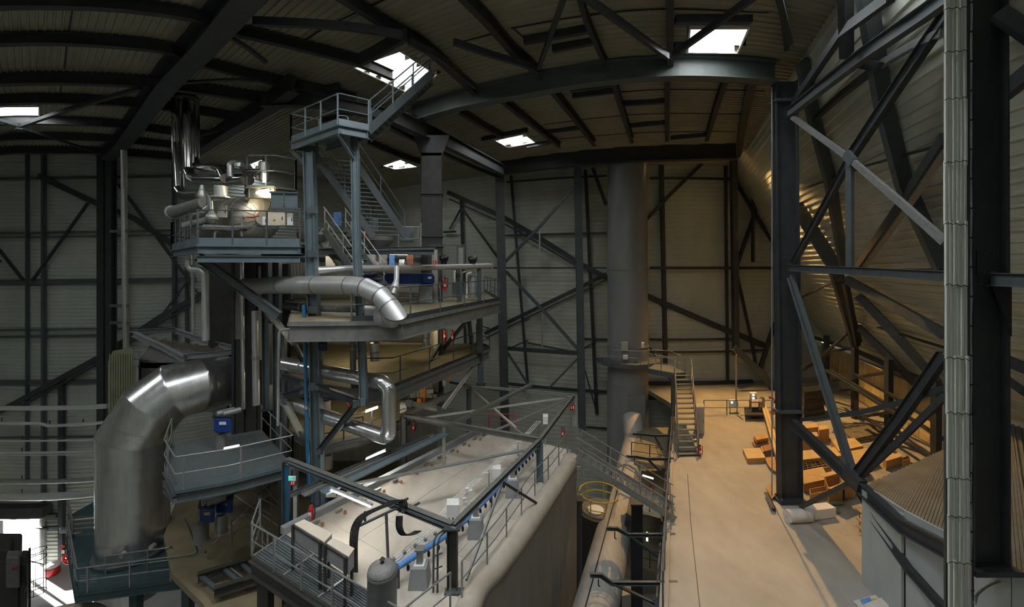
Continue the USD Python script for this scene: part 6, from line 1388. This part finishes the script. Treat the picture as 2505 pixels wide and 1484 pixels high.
bs = Thing('side_stairs', 'light railed steps from the boiler roof down to the concrete deck', 'stairs')
flight(bs, on(1652, 1276, 0) + (0, 0, .1), on(1408, 1116, zb) + (0, -.1, -.05), np.array([.28, .95, 0]), 14, 'galvanised', 'grating', 'galvanised', .92)
for k in range(16):
    p = lerp(on(1652, 1276, .1), on(1408, 1116, zb) + (0, -.1, -.05), (k + .5) / 16); bs.part('side_bar', box(p + (0, -.03, .26), (.03, .02, .42)), 'galvanised')
bs.part('side_rail', tube([on(1652, 1276, .1) + (0, -.03, .47), on(1408, 1116, zb) + (0, -.13, .42)], .02, 6), 'galvanised')
bs.part('landing', prism([on(1408, 1116, zb), on(1408, 1116, zb) + (.28, .95, 0), on(1385, 1108, zb) + (.1, .9, 0), on(1385, 1112, zb)], zb - .06, zb), 'grating')
dr_ = Thing('deck_railing', 'grey railing along the left edge of the concrete deck', 'railing')
railing(dr_, [p + (.12, 0, 0) for p in edge[1:]], 1.1, 1.7, 'mid_steel', .03)
big = Thing('lower_duct', 'fat grey insulated duct running along the pit beside the concrete deck', 'duct')
bp = [on(1420, 1640, -2.0), on(1462, 1470, -2.0), on(1500, 1310, -2.0), on(1516, 1240, -2.0), on(1534, 1165, -2.0), on(1546, 1112, -2.0), on(1553, 1080, -2)]
duct(big, bp[:3], .8, 'duct_cover', 28); duct(big, [bp[2], lerp(bp[2], bp[3], .1), bp[3], bp[4]], .66, 'duct_cover', 8); duct(big, bp[4:] + [bp[6] + (.3, 1.5, 1.2)], .74, 'duct_cover', 28)
big.part('seam_strip', bar([p + (-.18, 0, .8 if i < 3 else .69) for i, p in enumerate(bp[:6])], .04, .03), 'black_rubber')
for k, (y, d) in enumerate(((1063, 25.5), (1119, 22.3), (1300, 16.15), (1416, 13.7))):
    t = Thing('duct_bracket', ('cranked steel bracket over the lower duct, farthest of four', 'cranked steel bracket over the lower duct, below the stairs head', 'cranked steel bracket over the lower duct, second nearest', 'cranked steel bracket over the lower duct, nearest of four')[k], 'bracket')
    xr = (1640, 1648, 1652, 1658)[k]; xl = (1548, 1532, 1484, 1444)[k]; dy = (2, 3, 8, 10)[k]
    t.part('arm', channel([at(xl, y - dy, d), at(xl + 26, y - dy + 1, d), at(xl + 52, y + dy, d), at(xr, y + dy, d)], .1, .13), 'mid_steel')
    t.part('strut', angle([at(xl + 54, y + dy + 2, d), at(1612 if k > 1 else 1620, y + dy + (56 if k > 1 else 36), d)], .12), 'mid_steel')
    t.part('hook', tube(bend([at(xl + 20, y, d - .3), at(xl + 20, y + 16, d - .3), at(xl + 24, y + 18, d - .3)], .03), .02, 6), 'black_rubber')
vs_ = Thing('pit_vessel', 'dark round vessel with a pale lid and yellow guard rail down in the pit', 'vessel')
vc = at(1466, 1245, 21.5); vz = vc[2]
vs_.part('shell', lathe((vc[0], vc[1], GZ), [(1.15, 0), (1.15, vz - GZ)], 28), 'machine_dark', 40)
vs_.part('lid', lathe((vc[0], vc[1], vz), [(1.0, 0), (.95, .08), (.4, .14)], 28), 'machine_grey', 40)
vs_.part('hatch', lathe((vc[0] - .25, vc[1] - .3, vz + .1), [(.42, 0), (.42, .08), (.38, .1)], 20), 'white_paint', 40)
railing(vs_, [vc + (1.05 * math.cos(a), 1.05 * math.sin(a), 0) for a in np.linspace(.2, 3.0, 7)], .9, .9, 'yellow_paint', .03)
railing(vs_, [vc + (1.05 * math.cos(a), 1.05 * math.sin(a), 0) for a in np.linspace(3.3, 5.6, 6)], .9, .9, 'yellow_paint', .03)
for lab, b, m in (('black slab-sided bunker wall in the pit behind the lower duct', (1545, 1238, 1572, 1420, 18.5, 2), 'black_plastic'), ('grey pit column close to the boiler side panel', (1410, 1230, 1424, 1460, 19, .4), 'mid_steel')):
    t = Thing('pit_structure', lab, 'steelwork'); x0, y0, x1, y1, d, dep = b; t.part('wall', pbox(x0, y0, x1, y1 + 400, d, dep), m); t.part('cap', pbox(x0 - 2, y0 - 4, x1 + 2, y0, d - .05, dep + .1), 'mid_steel')
lw = Thing('lower_gallery', 'lit lower gallery with rails glimpsed between lower duct and concrete deck', 'gallery')
for z_ in (-1.2, -4.2, -7.6):
    lw.part('floor', prism([at(1545, 0, 25) * (1, 1, 0), at(1640, 0, 24) * (1, 1, 0), at(1640, 0, 30) * (1, 1, 0), at(1560, 0, 30) * (1, 1, 0)], z_ - .15, z_), 'yellow_floor')
    railing(lw, [at(1545, 0, 25) * (1, 1, 0) + (0, 0, z_), at(1635, 0, 24.3) * (1, 1, 0) + (0, 0, z_)], 1.05, .9, 'machine_dark')
lw.part('back_panel', pbox(1560, 1130, 1650, 1500, 30, .2), 'roll_cladding')
tube_lamp('upright lit tube lamp down in the lower gallery', at(1583, 1302, 23), at(1583, 1322, 23), 'tube_white', .05, False)
tube_lamp('lit tube lamp under the top floor of the lower gallery', at(1572, 1162, 26), at(1598, 1170, 26), 'tube_white', .05, False)
dcl = Thing('cleat_pipe', 'short bright downpipe pair at the end of the boiler roof edge', 'pipe')
for k, x in enumerate((1398, 1406)): dcl.part('pipe', tube([at(x, 1136, 17.6), at(x + 1, 1196, 17.6)], .06, 8), 'aluminium', 40)
dcl.part('elbow', tube(bend([at(1406, 1140, 17.5), at(1420, 1140, 17.5), at(1428, 1160, 17.5)], .1), .07, 8), 'dull_aluminium', 40)
extinguisher('fire extinguisher by the lower handrail of the side stairs', on(1624, 1262, 0) + (-.25, .9, .3), .8)

finish()
